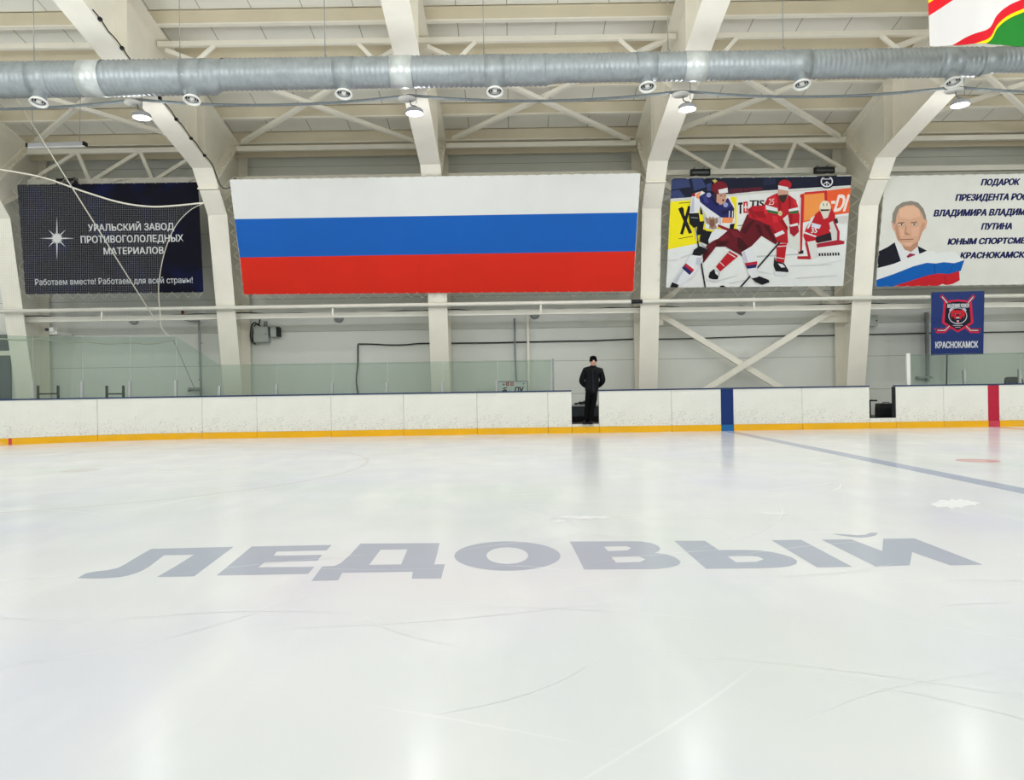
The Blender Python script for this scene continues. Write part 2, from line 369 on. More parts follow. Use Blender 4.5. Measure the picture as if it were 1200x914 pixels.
# ------------------------------------------------------------------ dasher boards along the arc and the straight
CX, CY, RR = -7.9, BOARD_Y - 8.5, 8.5
def bp(s, off=0.0):
    """point and outward normal on the board line at arc length s (s=0 where the corner begins); off: behind the face"""
    if s >= 0: return Vector((CX + s, BOARD_Y + off, 0))
    a = -s / RR; r = RR + off
    return Vector((CX - r * math.sin(a), CY + r * math.cos(a), 0))
def s_px(px, py, off=0.0):
    u, _ = uv(px, py); lo, hi = -9.5, 30
    for _ in range(50):
        m = (lo + hi) / 2; p = bp(m, off)
        if p.x / p.y * F_PX < u: lo = m
        else: hi = m
    return lo
def curved_box(mb, s0, s1, o0, o1, z0, z1, mi=0):
    n = max(1, int((s1 - s0) / 0.35)) if s0 < 0 else 1
    ss = [s0 + (s1 - s0) * i / n for i in range(n + 1)]; vs = []
    for s in ss:
        a, b = bp(s, o0), bp(s, o1)
        vs += [(a.x, a.y, z0), (b.x, b.y, z0), (b.x, b.y, z1), (a.x, a.y, z1)]
    fs = [(0, 1, 2, 3), tuple(4*n + k for k in (3, 2, 1, 0))]
    for i in range(n):
        for k in range(4): fs.append((4*i+k, 4*(i+1)+k, 4*(i+1)+(k+1) % 4, 4*i+(k+1) % 4))
    return mb.add(vs, fs, mi)
TOP, KH = 1.125, 0.165
def board(s0, s1, label, face=BOARD, kick=KICK, top=TOP):
    c = bp((s0+s1)/2, 0.06); t = thing('dasher_board', label, 'rink board', (c.x, c.y, 0.0), 'dasher boards along the far side of the rink')
    g = 0.004
    part(curved_box(MB(), s0+g, s1-g, 0.0, 0.13, KH, top-0.035 if top > 1 else top), 'facing_panel', face, t)
    part(curved_box(MB(), s0+g, s1-g, -0.018, 0.13, 0.0, KH-0.002), 'kick_strip', kick, t)
    if top > 1: part(curved_box(MB(), s0+g, s1-g, -0.02, 0.15, top-0.033, top), 'cap_rail', CAPM, t)
    return t
sp = lambda px: s_px(px, 485)
BD = [(-8.2, sp(-12), 'white rink board at the far left edge, bent round the corner'),
 (sp(-12), sp(114), 'white curved rink board behind the left black uprights with a small red goal line mark'),
 (sp(114), sp(237), 'white curved rink board below the right black uprights and sloped glass'),
 (sp(237), sp(301), 'white rink board in front of the tapered column left of the flag'),
 (sp(301), sp(388), 'white rink board below the grey electrical boxes left of centre'),
 (sp(388), sp(473), 'white rink board below the bent dark wall cable'),
 (sp(473), sp(559), 'white rink board in front of the column behind the flag'),
 (sp(559), sp(642), 'white rink board below the notice board with red squares'),
 (sp(642), sp(670), 'short white rink board just left of the open gate with the man'),
 (sp(702), sp(787), 'white rink board just right of the man in the open gate'),
 (sp(787), sp(845), 'white rink board just left of the dark blue band'),
 (sp(859.5), sp(940), 'white rink board just right of the dark blue band'),
 (sp(940), sp(1019), 'white rink board just left of the empty gate'),
 (sp(1050), sp(1106), 'white rink board just right of the empty gate'),
 (sp(1106), sp(1158), 'white rink board just left of the red band'),
 (sp(1171), sp(1260), 'white rink board just right of the red band, cut by the picture edge')]
bobj = [board(*b) for b in BD]
board(sp(845), sp(859.5), 'narrow dark blue band of the rink boards at the blue line', BLUEB, BLUEL)
board(sp(1158), sp(1171), 'narrow red band of the rink boards at the centre line', REDB, REDL)
board(sp(670), sp(702), 'low white sill with yellow strip under the standing man', top=FLOOR_Z+0.01)
board(sp(1019), sp(1050), 'low white sill with yellow strip in the empty gate', top=0.27)
# red goal-line mark on the kick strip
sg = s_px(12, 517)
part(curved_box(MB(), sg-0.035, sg+0.035, -0.022, -0.016, 0.0, KH), 'goal_line_mark', REDL, bobj[1])
# dark seals on the gate posts
for px, ob in ((1050, bobj[13]),):
    s = sp(px); part(curved_box(MB(), s-0.045, s+0.004, 0.02, 0.13, 0.28, TOP-0.04), 'gate_seal', DARK, ob)

# ------------------------------------------------------------------ glass
GOFF = 0.06
def pane(name, s0, s1, z1a, z1b, label, group):
    t = thing(name, label, 'rink glass', tuple(bp((s0+s1)/2, GOFF)) [:2] + (TOP,), group)
    mb = MB(); n = max(1, int((s1-s0)/0.4)) if s0 < 0 else 1; vs = []
    for i in range(n+1):
        s = s0 + 0.006 + (s1-s0-0.012)*i/n; z1 = z1a + (z1b-z1a)*i/n; a, b = bp(s, GOFF-0.006), bp(s, GOFF+0.006)
        vs += [(a.x,a.y,TOP), (b.x,b.y,TOP), (b.x,b.y,z1), (a.x,a.y,z1)]
    fs = [(0,1,2,3), tuple(4*n+k for k in (3,2,1,0))]
    for i in range(n):
        for k in range(4): fs.append((4*i+k, 4*(i+1)+k, 4*(i+1)+(k+1)%4, 4*i+(k+1)%4))
    part(mb.add(vs, fs), 'glass_sheet', GLASS, t)
    return t
def clamp(t, s, h):
    a = MB(); curved_box(a, s-0.03, s+0.03, GOFF-0.035, GOFF+0.035, TOP, TOP+h); part(a, 'clamp', mat('pale_aluminium', (172, 176, 176), 0.4, 0.4), t)
HI, LO_ = 2.68, 1.93
gl = lambda px, py=430: s_px(px, py, GOFF)
edges = [gl(-40), gl(39), gl(97), gl(153), gl(207)]
names = ['tall rink glass panel at the left picture edge under the net', 'tall rink glass panel above the left black uprights',
         'tall rink glass panel above the right black uprights', 'tall rink glass panel just left of the wall drain pipe']
for i in range(4):
    t = pane('glass_panel', edges[i], edges[i+1], HI, HI, names[i], 'tall glass panels at the rink corner'); clamp(t, edges[i+1]-0.03, 0.42)
t = pane('glass_panel', edges[4], gl(258), HI, LO_, 'sloped rink glass panel stepping from tall to low beside the drain pipe', None); clamp(t, gl(258)-0.03, 0.26)
low = [258, 325, 390, 454, 519, 583, 646]
ln = ['low rink glass panel right of the sloped one', 'low rink glass panel below the grey electrical boxes', 'low rink glass panel before the bent wall cable',
      'low rink glass panel just left of the middle column', 'low rink glass panel just right of the middle column', 'last low rink glass panel, before the notice board']
for i in range(6):
    t = pane('glass_panel', gl(low[i]), gl(low[i+1]), LO_, LO_, ln[i], 'low glass panels left of the gate'); clamp(t, gl(low[i+1])-0.03, 0.28)
    if i == 5:
        s = gl(648); a = MB(); curved_box(a, s-0.025, s+0.025, GOFF-0.03, GOFF+0.03, TOP, LO_+0.03); part(a, 'end_post', GREYM, t)
rt = [1064, 1131, 1196, 1262]
rn = ['low rink glass panel with white end post right of the empty gate', 'low rink glass panel before the black chair', 'low rink glass panel at the right picture edge']
for i in range(3):
    t = pane('glass_panel', gl(rt[i]), gl(rt[i+1]), LO_, LO_, rn[i], 'low glass panels at the right'); clamp(t, gl(rt[i+1])-0.03, 0.36)
    if i == 0:
        s = gl(1064); a = MB(); curved_box(a, s-0.045, s+0.045, GOFF-0.03, GOFF+0.03, TOP, LO_+0.02); part(a, 'end_post', WPLAST, t)

# ------------------------------------------------------------------ portal frames
FX = [-14.18, -8.13, -2.08, 3.97, 10.02]
INNER = [(22.10, FLOOR_Z), (21.90, 1.22), (20.95, 6.15), (20.36, 6.76), (19.95, 7.20)]
RSL = 0.225
def raf(Y): return 7.20 + RSL * (19.95 - Y)
def topf(Y): return 8.46 + 0.21 * (21.9 - Y)
FW = 0.27
def make_frame(x, label):
    t = thing('steel_portal_frame', label, 'steel frame', (x, 22.2, FLOOR_Z), 'tapered portal frames of the hall')
    B = lambda: MB()
    part(B().prism_x(INNER[:4] + [(20.36, 7.0), (21.95, 8.40), (22.6, 8.40), (22.6, FLOOR_Z)], x-.006, x+.006), 'column_web', STEEL, t)
    part(B().strip(INNER, x-FW, x+FW, 0.03), 'inner_flange', STEEL, t)
    part(B().box(x-FW, x+FW, 22.6, 22.63, FLOOR_Z, 8.40), 'outer_flange', STEEL, t)
    yr = 6.5
    part(B().prism_x([(19.95, 7.20), (yr, raf(yr)), (yr, topf(yr)), (21.95, topf(21.95)), (20.36, 7.0)], x-.006, x+.006), 'rafter_web', STEEL, t)
    part(B().strip([(19.95, 7.20), (yr, raf(yr))], x-FW, x+FW, -0.03) if False else B().prism_x([(19.95, 7.20), (yr, raf(yr)), (yr, raf(yr)-.03), (19.95, 7.17)], x-FW, x+FW), 'rafter_bottom_flange', STEEL, t)
    part(B().prism_x([(22.1, topf(22.1)-.02), (yr, topf(yr)-.02), (yr, topf(yr)), (22.1, topf(22.1))], x-FW, x+FW), 'rafter_top_flange', STEEL, t)
    # bolted end plates on the knee's diagonal
    p, q = Vector((x, 22.0, 8.42)), Vector((x, 20.40, 6.98)); dd = (q-p).normalized(); nn = Vector((0, -dd.z, dd.y))
    if nn.y > 0: nn = -nn
    ep = part(B().bar(p, q, 2*FW-.04, 0.05, 0, nn), 'end_plate', STEEL, t)
    bo = B()
    for sx in (-1, 1):
        for k in range(9):
            c = p + (q-p) * ((k+.6)/9.4) + nn*0.02 + Vector((sx*0.2, 0, 0)); bo.lathe([(0.03, 0), (0.03, .04), (0, .045)], c, nn, 7)
    part(bo, 'bolt_heads', BOLT, ep)
    # column stiffener below the knee
    part(B().bar((x, 22.55, 7.5), (x, 20.7, 6.45), 2*FW-.06, .02, 0, (0, -.5, .86)), 'stiffener', STEEL, t)
    for ys in (19.05, 19.52, 15.6):
        part(B().box(x-.25, x+.25, ys-.008, ys+.008, raf(ys)+.0, topf(ys)-.02), 'stiffener', STEEL, t)
    part(B().box(x-FW-.005, x+FW+.005, 20.26, 20.40, 6.70, 6.74), 'splice_plate', STEEL, t)
    return t
FL = ['tapered steel frame at the far left picture edge, partly behind the net', 'tapered steel frame between the dark blue banner and the tricolour flag',
      'tapered steel frame behind the middle of the tricolour flag', 'tapered steel frame between the tricolour flag and the hockey poster', 'tapered steel frame between the hockey poster and the portrait banner']
for x, l_ in zip(FX, FL): make_frame(x, l_)
make_frame(16.07, 'tapered steel frame past the right end of the portrait banner, outside the picture')

# purlins
ords = ['lowest', 'second lowest', 'third', 'fourth', 'fifth', 'topmost']
for i, Y in enumerate((21.95, 20.66, 19.42, 18.18, 16.94, 15.7)):
    zb = topf(Y); mb = MB()
    mb.prism_x([(Y-.04, zb), (Y+.10, zb), (Y+.10, zb+.012), (Y-.026, zb+.012), (Y-.026, zb+.03), (Y-.04, zb+.03)], -31.9, 31.9, 1)
    mb.prism_x([(Y-.04, zb+.03), (Y-.026, zb+.03), (Y-.026, roof_z(Y-.026)), (Y-.04, roof_z(Y-.04))], -31.9, 31.9)
    mb.prism_x([(Y-.04, roof_z(Y)-.02), (Y+.05, roof_z(Y+.05)-.02), (Y+.05, roof_z(Y+.05)-.005), (Y-.04, roof_z(Y)-.005)], -31.9, 31.9)
    if i == 0: mb.prism_x([(Y+.3, zb-.3), (Y+.34, zb-.3), (Y+.34, zb+.1), (Y+.3, zb+.1)], -31.9, 31.9)
    solo(mb, 'roof_purlin', [PURL, STEEL], f'long cream steel roof purlin, the {ords[i]} one counted up from the back wall', 'roof beam', 'roof purlins')

# roof bracing, eave trusses, wall rails per bay
BX = [-20.23] + FX + [16.07]
bayname = {1: 'above the dark blue banner', 2: 'above the left half of the tricolour flag', 3: 'above the right half of the tricolour flag',
           4: 'above the hockey poster', 5: 'above the portrait banner at right'}
for b in range(1, 6):
    x0, x1 = BX[b], BX[b+1]; xm = (x0+x1)/2
    Yb, Yt = 21.6, 17.4; zb_, zt_ = topf(Yb)-.12, topf(Yt)-.12
    t = thing('roof_bracing', 'cream steel cross bracing under the roof ' + bayname[b], 'roof bracing', (xm, Yt, zt_), 'roof bracing between the frames')
    part(MB().bar((x0+.05, Yt, zt_), (x1-.05, Yt, zt_), .1, .12), 'strut', STEEL, t)
    part(MB().bar((x0+.5, Yb, zb_), (x1-.2, Yt, zt_-.03), .12, .1), 'cross_tube', STEEL, t)
    part(MB().bar((x1-.5, Yb, zb_-.11), (x0+.2, Yt, zt_-.14), .12, .1), 'cross_tube', STEEL, t)
    part(MB().bar((x0+1.35, Yt, zt_-.05), (x0+.2, Yt-.4, raf(Yt-.4)+.05), .09, .09), 'knee_brace', STEEL, t)
    part(MB().bar((x1-1.35, Yt, zt_-.05), (x1-.2, Yt-.4, raf(Yt-.4)+.05), .09, .09), 'knee_brace', STEEL, t)
    # eave truss
    Ye = 21.75; zt, zb = 8.24, 7.36
    t = thing('eave_truss', 'cream steel eave beam between two frames ' + bayname[b], 'truss', (xm, Ye, zb), 'eave trusses along the back wall')
    part(MB().bar((x0+.28, Ye, zt), (x1-.28, Ye, zt), .12, .14), 'top_chord', STEEL, t)
    part(MB().bar((x0+.28, Ye, zb), (x1-.28, Ye, zb), .14, .15), 'bottom_chord', RAILW if b in (1, 4, 5) else STEEL, t)
    if b in (1, 4):
        n = 3; w = (x1-x0-.6)/n
        for k in range(n):
            xa = x0+.3+k*w
            fl = lambda x: x if b == 1 else x0+x1-x
            part(MB().bar((fl(xa+.05), Ye, zb+.05), (fl(xa+w*.74), Ye, zt-.05), .09, .1), 'diagonal', STEEL, t)
            part(MB().bar((fl(xa+w*.78), Ye, zt-.05), (fl(xa+w*.96), Ye, zb+.05), .09, .1), 'diagonal', STEEL, t)
raily = {1: 'below the dark blue banner', 2: 'below the left half of the tricolour flag', 3: 'below the right half of the tricolour flag',
         4: 'below the hockey poster', 5: 'behind the small club banner'}
for b in range(1, 6):
    x0, x1 = BX[b], BX[b+1]
    z = P((x0+x1)/2/21.9*F_PX+600, 0, 21.9).z*0 + 3.40
    solo(MB().box(x0+.03, x1-.03, 21.78, 21.90, z-.075, z+.075), 'wall_rail', RAILW, 'white square rail between two columns ' + raily[b], 'rail', 'white wall rails')
    pts = [Vector((x0+.02+(x1-x0-.04)*k/12, 21.84, z+.11-.05*math.sin(math.pi*k/12)+.015*math.sin(k*2.1))) for k in range(13)]
    solo(MB().tube(pts, .017, 5), 'rail_cable', CABLE, 'dark cable lying along the white rail ' + raily[b], 'cable', 'cables along the wall rails')
# long heating pipe in front of the columns
zp = 3.60
t = thing('heating_pipe', 'long white pipe running across the columns under the banners', 'pipe', (0, 21.30, zp))
part(MB().tube([(-16.6, 21.30, zp), (16.6, 21.30, zp)], .058, 10), 'pipe_run', RAILW, t)
for bx in (-11.6, -5.05, 0.85, 6.9, 13.0):
    part(MB().bar((bx, 21.34, zp-.0), (bx, 21.75, zp-.02), .05, .03).bar((bx, 21.30, zp+.07), (bx, 21.30, zp-.30), .05, .03), 'bracket', RAILW, t)

xs = P(746, 352, 21.3).x
part(MB().tube([(xs-.16, 21.30, zp), (xs+.16, 21.30, zp)], .0595, 10), 'dark_marking', DARK, t)
xf = FX[1] + FW + .04
pts = []
for k in range(22):
    Y = 14.2 + (19.9-14.2)*k/21; pts.append((xf, Y, raf(Y)-.01+.02*math.sin(k*2.3)))
pts += [(xf, 20.1, 7.0), (xf+.05, 20.4, 6.75), (xf+.2, 20.75, 6.9), (xf+.3, 21.0, 7.1)]
t = thing('rafter_cable', 'dark cable clipped along the edge of the frame left of the flag', 'cable', pts[0])
part(MB().tube(smooth(pts, 3), .014, 5), 'cable_run', CABLE, t)
for k in range(1, 21, 3): part(MB().box(xf-.038, xf+.02, pts[k][1]-.04, pts[k][1]+.04, pts[k][2]-.03, pts[k][2]+.03), 'clip', BLACK, t)

# lower wall cross brace behind the hockey poster bay
xa, xb = FX[3], FX[4]; yw = 22.3
t = thing('wall_cross_brace', 'big cream steel X brace on the wall under the hockey poster', 'brace', ((xa+xb)/2, yw, FLOOR_Z))
zA, zB = 3.35, -1.15
p1, p2 = Vector((xa+.35, yw, 3.22)), Vector((xb-.45, yw, FLOOR_Z-.05)); q1, q2 = Vector((xb-.45, yw-.12, 3.22)), Vector((xa+.35, yw-.12, FLOOR_Z-.05))
c = P(871, 428, yw); 
def through(p, c, zend):
    d = c - p; k = (zend - p.z) / d.z; return p + d*k
p1 = P(774, 369, yw); p2 = through(p1, c, FLOOR_Z+.02); q1 = P(972, 365, yw); q2 = through(q1, c, FLOOR_Z+.02); q1 = q1+Vector((0,-.1,0)); q2 = q2+Vector((0,-.1,0))
part(MB().bar(p1, p2, .1, .17), 'brace_tube', STEEL, t); part(MB().bar(q1, q2, .1, .17), 'brace_tube', STEEL, t)
part(MB().box(xb-.85, xb-.03, yw-.02, yw+.02, 3.0, 3.32), 'gusset_plate', STEEL, t); part(MB().box(xa+.03, xa+.55, yw-.02, yw+.02, 3.0, 3.3), 'gusset_plate', STEEL, t)
yw = 22.35
t = thing('wall_cross_brace', 'upper cream steel X brace showing only its feet below the hockey poster', 'brace', ((xa+xb)/2, yw, 3.4))
part(MB().bar(P(774, 354, yw), P(972, 214, yw), .1, .15), 'brace_tube', STEEL, t); part(MB().bar(P(974, 352, yw-.12), P(776, 214, yw-.12), .1, .15), 'brace_tube', STEEL, t)
for e in (P(774, 354, yw), P(974, 352, yw)): part(MB().box(e.x-.15, e.x+.15, yw-.02, WALL_Y-.01, e.z-.15, e.z+.1), 'foot_plate', STEEL, t)

# ------------------------------------------------------------------ banners
class Plane:
    """a leaning rectangle between a top and a bottom distance"""
    def __init__(s, ptop, ytop, pbot, ybot):
        a, b = P(ptop[0], ptop[1], ytop), P(pbot[0], pbot[1], ybot)
        s.lean = math.atan2(ybot - ytop, a.z - b.z); s.o = Vector((0, b.y, b.z)); s.n = Vector((0, math.cos(s.lean), math.sin(s.lean))); s.ez = Vector((0, -math.sin(s.lean), math.cos(s.lean)))
    def L(s, px, py):
        u, v = uv(px, py); d = Vector((u/F_PX, 1, -v/F_PX)); c = Vector((0, 0, HC))
        k = (s.o - c).dot(s.n) / d.dot(s.n); h = c + d*k - s.o
        return (h.x, h.dot(s.ez))
    def W(s, px, py, fwd=0.0):
        a, b = s.L(px, py); return s.o + Vector((a, 0, 0)) + s.ez*b - s.n*fwd
FONT_CAP = {}
def text_geo(body, offset=0.0):
    bold, offset = offset, 0.0
    cu = bpy.data.curves.new('lettering_source', 'FONT'); cu.body = body; cu.size = 1; cu.resolution_u = 3; cu.offset = offset; cu.fill_mode = 'FRONT'
    o = bpy.data.objects.new('lettering_source', cu); COL.objects.link(o)
    bpy.context.view_layer.update(); dg = bpy.context.evaluated_depsgraph_get(); me = bpy.data.meshes.new_from_object(o.evaluated_get(dg))
    vs = [tuple(v.co) for v in me.vertices]; fs = [tuple(p.vertices) for p in me.polygons]
    bpy.data.objects.remove(o); bpy.data.curves.remove(cu); bpy.data.meshes.remove(me)
    if bold > 0:                                     # a heavier weight: the strokes spread sideways and a little upwards
        v0, f0, vs, fs = vs, fs, [], []
        for dx, dy in ((-1, 0), (1, 0), (-.5, -.5), (.5, .5), (-.5, .5), (.5, -.5), (0, 0)):
            k = len(vs); vs += [(x+dx*bold, y+dy*bold, k/max(1, len(v0))*.00005) for x, y, z in v0]; fs += [tuple(k+i for i in f) for f in f0]
    return vs, fs
CAPH = max(v[1] for v in text_geo('Н')[0])
class Print:
    """layers of flat colour printed on one sheet (local x right, z up, -y towards the rink)"""
    def __init__(s, plane, clip=None, k=0): s.p = plane; s.mb = MB(); s.mats = []; s.k = k; s.clip = clip
    def cut(s, pts):
        if not s.clip: return pts
        n = len(s.clip)
        for i in range(n):
            (ax, ay), (bx, by) = s.clip[i], s.clip[(i+1) % n]; side = lambda p: (bx-ax)*(p[1]-ay)-(by-ay)*(p[0]-ax); out = []
            for a, b in zip(pts, pts[1:]+pts[:1]):
                sa_, sb_ = side(a), side(b)
                if sa_ <= 0: out.append(a)
                if (sa_ <= 0) != (sb_ <= 0): f = sa_/(sa_-sb_); out.append((a[0]+(b[0]-a[0])*f, a[1]+(b[1]-a[1])*f))
            pts = out
            if len(pts) < 3: return []
        return pts
    def mi(s, rgb):
        m = mat('print_%02x%02x%02x' % rgb, rgb, 0.55, 0, 0, spec=0.2)
        if m not in s.mats: s.mats.append(m)
        return s.mats.index(m)
    def loc(s, pts): return [s.p.L(x, y) for x, y in pts]
    def poly(s, pts, rgb, local=False):
        rings = pts if isinstance(pts[0][0], (list, tuple)) else [pts]
        if not local: rings = [s.cut(s.loc(r)) for r in rings]
        if any(len(r) < 3 for r in rings): return
        s.k += 1; y = -0.0012 - 0.00015*s.k
        fl = [q for r in rings for q in r]; fs = []
        for t in tessellate_polygon([[Vector((a, b, 0)) for a, b in r] for r in rings]):
            A, B_, C = (Vector(fl[i]) for i in t); cr = (B_-A).x*(C-A).y - (B_-A).y*(C-A).x
            fs.append(tuple(t) if cr > 0 else tuple(reversed(t)))
        s.mb.add([(a, y, b) for a, b in fl], fs, s.mi(rgb))
    def line(s, p, q, w, rgb):
        p, q = Vector(p), Vector(q); d = (q-p).normalized(); n = Vector((-d.y, d.x))*w/2
        s.poly([tuple(p+n), tuple(q+n), tuple(q-n), tuple(p-n)], rgb)
    def ell(s, cx, cy, rx, ry, rgb, n=20): s.poly(ellp(cx, cy, rx, ry, n), rgb)
    def text(s, body, x0, x1, ybase, ycap, rgb, offset=0.02, shear=0.0, roll=None):
        """fit body between x0..x1 with capitals from ybase up to ycap (photo pixels at the left end)"""
        vs, fs = text_geo(body, offset)
        lo, hi = min(v[0] for v in vs), max(v[0] for v in vs)
        a0 = s.p.L(x0, ybase); a1 = s.p.L(x1, ybase - ROLL*(x1-x0) if roll is None else ybase + roll); c = s.p.L(x0, ycap)
        h = c[1]-a0[1]; s.k += 3; y = -0.0012-0.00015*s.k; out = []
        for vx, vy, vz in vs:
            f = (vx-lo)/(hi-lo); g = vy/CAPH
            out.append((a0[0]+(a1[0]-a0[0])*f+shear*g*h, y-vz, a0[1]+(a1[1]-a0[1])*f+g*h))
        s.mb.add(out, fs, s.mi(rgb))
def banner(name, plane, corners, base_mat, label, cat, lace=None, wave=0.0):
    """corners TL,TR,BR,BL in photo pixels; a thin cloth with its own thickness, standing Empty at its foot"""
    t = thing(name, label, cat, tuple(plane.o)); t.rotation_euler = (plane.lean, 0, 0)
    L = [plane.L(*c) for c in corners]; nx, nz = 30, 10; vs = []; fs = []
    for yy in (0.0, 0.008):
        for j in range(nz+1):
            for i in range(nx+1):
                f, g = i/nx, j/nz
                top = Vector(L[0])*(1-f)+Vector(L[1])*f; bot = Vector(L[3])*(1-f)+Vector(L[2])*f; p = bot*(1-g)+top*g
                vs.append((p.x, yy, p.y))
    n1 = (nx+1)*(nz+1); q = lambda i, j: j*(nx+1)+i
    for j in range(nz):
        for i in range(nx):
            fs.append((q(i,j), q(i+1,j), q(i+1,j+1), q(i,j+1))); fs.append(tuple(n1+k for k in (q(i,j+1), q(i+1,j+1), q(i+1,j), q(i,j))))
    for i in range(nx):
        fs.append((q(i,0), n1+q(i,0), n1+q(i+1,0), q(i+1,0))); fs.append((q(i,nz), q(i+1,nz), n1+q(i+1,nz), n1+q(i,nz)))
    for j in range(nz):
        fs.append((q(0,j), q(0,j+1), n1+q(0,j+1), n1+q(0,j))); fs.append((q(nx,j), n1+q(nx,j), n1+q(nx,j+1), q(nx,j+1)))
    MB().add(vs, fs).build('cloth', base_mat, t)
    return t, L
def lacing(t, L, sides, out=0.16, pitch=0.3, top_out=None):
    mb = MB()
    names_ = {'top': (0, 1, (0, 1)), 'bottom': (3, 2, (0, -1)), 'left': (0, 3, (-1, 0)), 'right': (1, 2, (1, 0))}
    for sd in sides:
        i, j, o = names_[sd]; a, b = Vector(L[i]), Vector(L[j]); n = max(4, int((b-a).length/pitch)); pts = []
        for k in range(2*n+1):
            p = a + (b-a)*k/(2*n); pr = Vector(o)*((top_out if sd == 'top' and top_out else out) if k % 2 else -0.02); pts.append((p.x+pr.x, -0.004, p.y+pr.y))
        mb.tube(pts, 0.006, 4, smooth=False)
    return mb.build('lacing_cord', CORD, t)

# dark blue banner
pl = Plane((130, 215, ), 20.85, (130, 344), 21.10)
nav = mat('navy_vinyl_print', (14, 16, 40), 0.6, 0, 0, spec=.12)
n, l = nodes_of(nav); b_ = n['Principled BSDF']; tc = n.new('ShaderNodeTexCoord')
no = n.new('ShaderNodeTexNoise'); no.inputs['Scale'].default_value = 1.1; no.inputs['Detail'].default_value = 5; l.new(tc.outputs['Object'], no.inputs['Vector'])
cr = n.new('ShaderNodeValToRGB'); cr.color_ramp.elements[0].position = .52; cr.color_ramp.elements[0].color = lin((9, 10, 27)); cr.color_ramp.elements[1].position = .9; cr.color_ramp.elements[1].color = lin((12, 24, 80))
l.new(no.outputs['Fac'], cr.inputs[0]); l.new(cr.outputs[0], b_.inputs['Base Color'])
t, L = banner('sponsor_banner', pl, [(20, 216.5), (232, 213.5), (238.5, 342.5), (30, 345)], nav, 'dark navy banner with white star and white lettering behind the net', 'banner')
pr = Print(pl); wc = (214, 216, 218)
C5 = lambda x, y: (20+x/5.217, 200+y/5.217)
star = []
cx, cy = 66.8, 279.3
for k in range(32):
    ang = 2*math.pi*k/32
    if k % 8 == 0: r = (21, 26, 21, 26)[k//8]
    elif k % 8 == 4: r = 14.5
    elif k % 4 == 2: r = 7.0
    else: r = 4.6
    star.append((cx+r*math.cos(ang), cy+r*math.sin(ang)))
pr.poly(star, wc); pr.ell(cx, cy, 4.2, 4.2, wc); pr.mb.build('star_print', pr.mats, t)
pr = Print(pl, k=6); pr.text('УРАЛЬСКИЙ ЗАВОД', 103.4, 204, 270.8, 262.8, wc, 0.02); pr.mb.build('lettering', pr.mats, t)
pr = Print(pl, k=6); pr.text('ПРОТИВОГОЛОЛЕДНЫХ', 94.8, 215, 284.8, 276.6, wc, 0.02); pr.mb.build('lettering', pr.mats, t)
pr = Print(pl, k=6); pr.text('МАТЕРИАЛОВ', 121.6, 192, 298.2, 290.3, wc, 0.02); pr.mb.build('lettering', pr.mats, t)
pr = Print(pl, k=6); pr.text('Работаем вместе!', 41.5, 112.5, 334.2, 327.0, (196, 200, 204), 0.008); pr.mb.build('lettering', pr.mats, t)
pr = Print(pl, k=6); pr.text('Работаем для всей страны!', 115.8, 226, 333.1, 325.9, (196, 200, 204), 0.008); pr.mb.build('lettering', pr.mats, t)
lacing(t, L, ['top', 'left', 'bottom'], .14, .28)
IR = Matrix.Rotation(-pl.lean, 4, 'X')
for px in (45, 125, 215):
    a = pl.W(px, 216, -.012); b = Vector((a.x, 21.675, 7.38)); MB().tube([IR @ (a-pl.o), IR @ (b-pl.o)], .012, 6).build('hanger_strap', CORD, t)

# tricolour flag
pl = Plane((505, 206.5), 20.05, (510, 344), 21.25)
fm = mat('flag_vinyl_white', (226, 227, 225), 0.5, 0, 0.02, 1.5)
t, L = banner('tricolour_flag', pl, [(269, 210.5), (750.5, 203), (742, 341.5), (286, 345)], fm, 'huge white, blue and red tricolour flag laced between the columns', 'flag')
def stain_mat(name, rgb, dark):
    m = mat(name, rgb, 0.5, 0, 0.03, 0.8); n, l = nodes_of(m); b = n['Principled BSDF']; src = b.inputs['Base Color'].links[0].from_socket
    tc = n.new('ShaderNodeTexCoord'); t_ = n.new('ShaderNodeTexNoise'); t_.inputs['Scale'].default_value = 2.2; t_.inputs['Detail'].default_value = 9; t_.inputs['Roughness'].default_value = .7; l.new(tc.outputs['Object'], t_.inputs['Vector'])
    r = n.new('ShaderNodeMapRange'); r.inputs[1].default_value = .62; r.inputs[2].default_value = .74; r.inputs[4].default_value = .5; l.new(t_.outputs['Fac'], r.inputs[0])
    mx = n.new('ShaderNodeMixRGB'); mx.inputs[2].default_value = lin(dark); l.new(r.outputs[0], mx.inputs[0]); l.new(src, mx.inputs[1]); l.new(mx.outputs[0], b.inputs['Base Color']); return m
def stripe(name, m, pts):
    mb = MB(); L_ = [pl.L(*q) for q in pts]; mb.add([(a, -0.004, b) for a, b in L_], [(3, 2, 1, 0)]); return mb.build(name, m, t)
stripe('blue_stripe', stain_mat('flag_vinyl_blue', (0, 92, 184), (4, 76, 156)), [(275, 256.8), (747.2, 249), (744.4, 294.3), (281, 301.8)])
stripe('red_stripe', stain_mat('flag_vinyl_red', (218, 34, 6), (186, 26, 6)), [(281, 301.8), (744.4, 294.3), (742, 341.5), (286, 345)])
lacing(t, L, ['top', 'left', 'right', 'bottom'], .14, .3, .07)

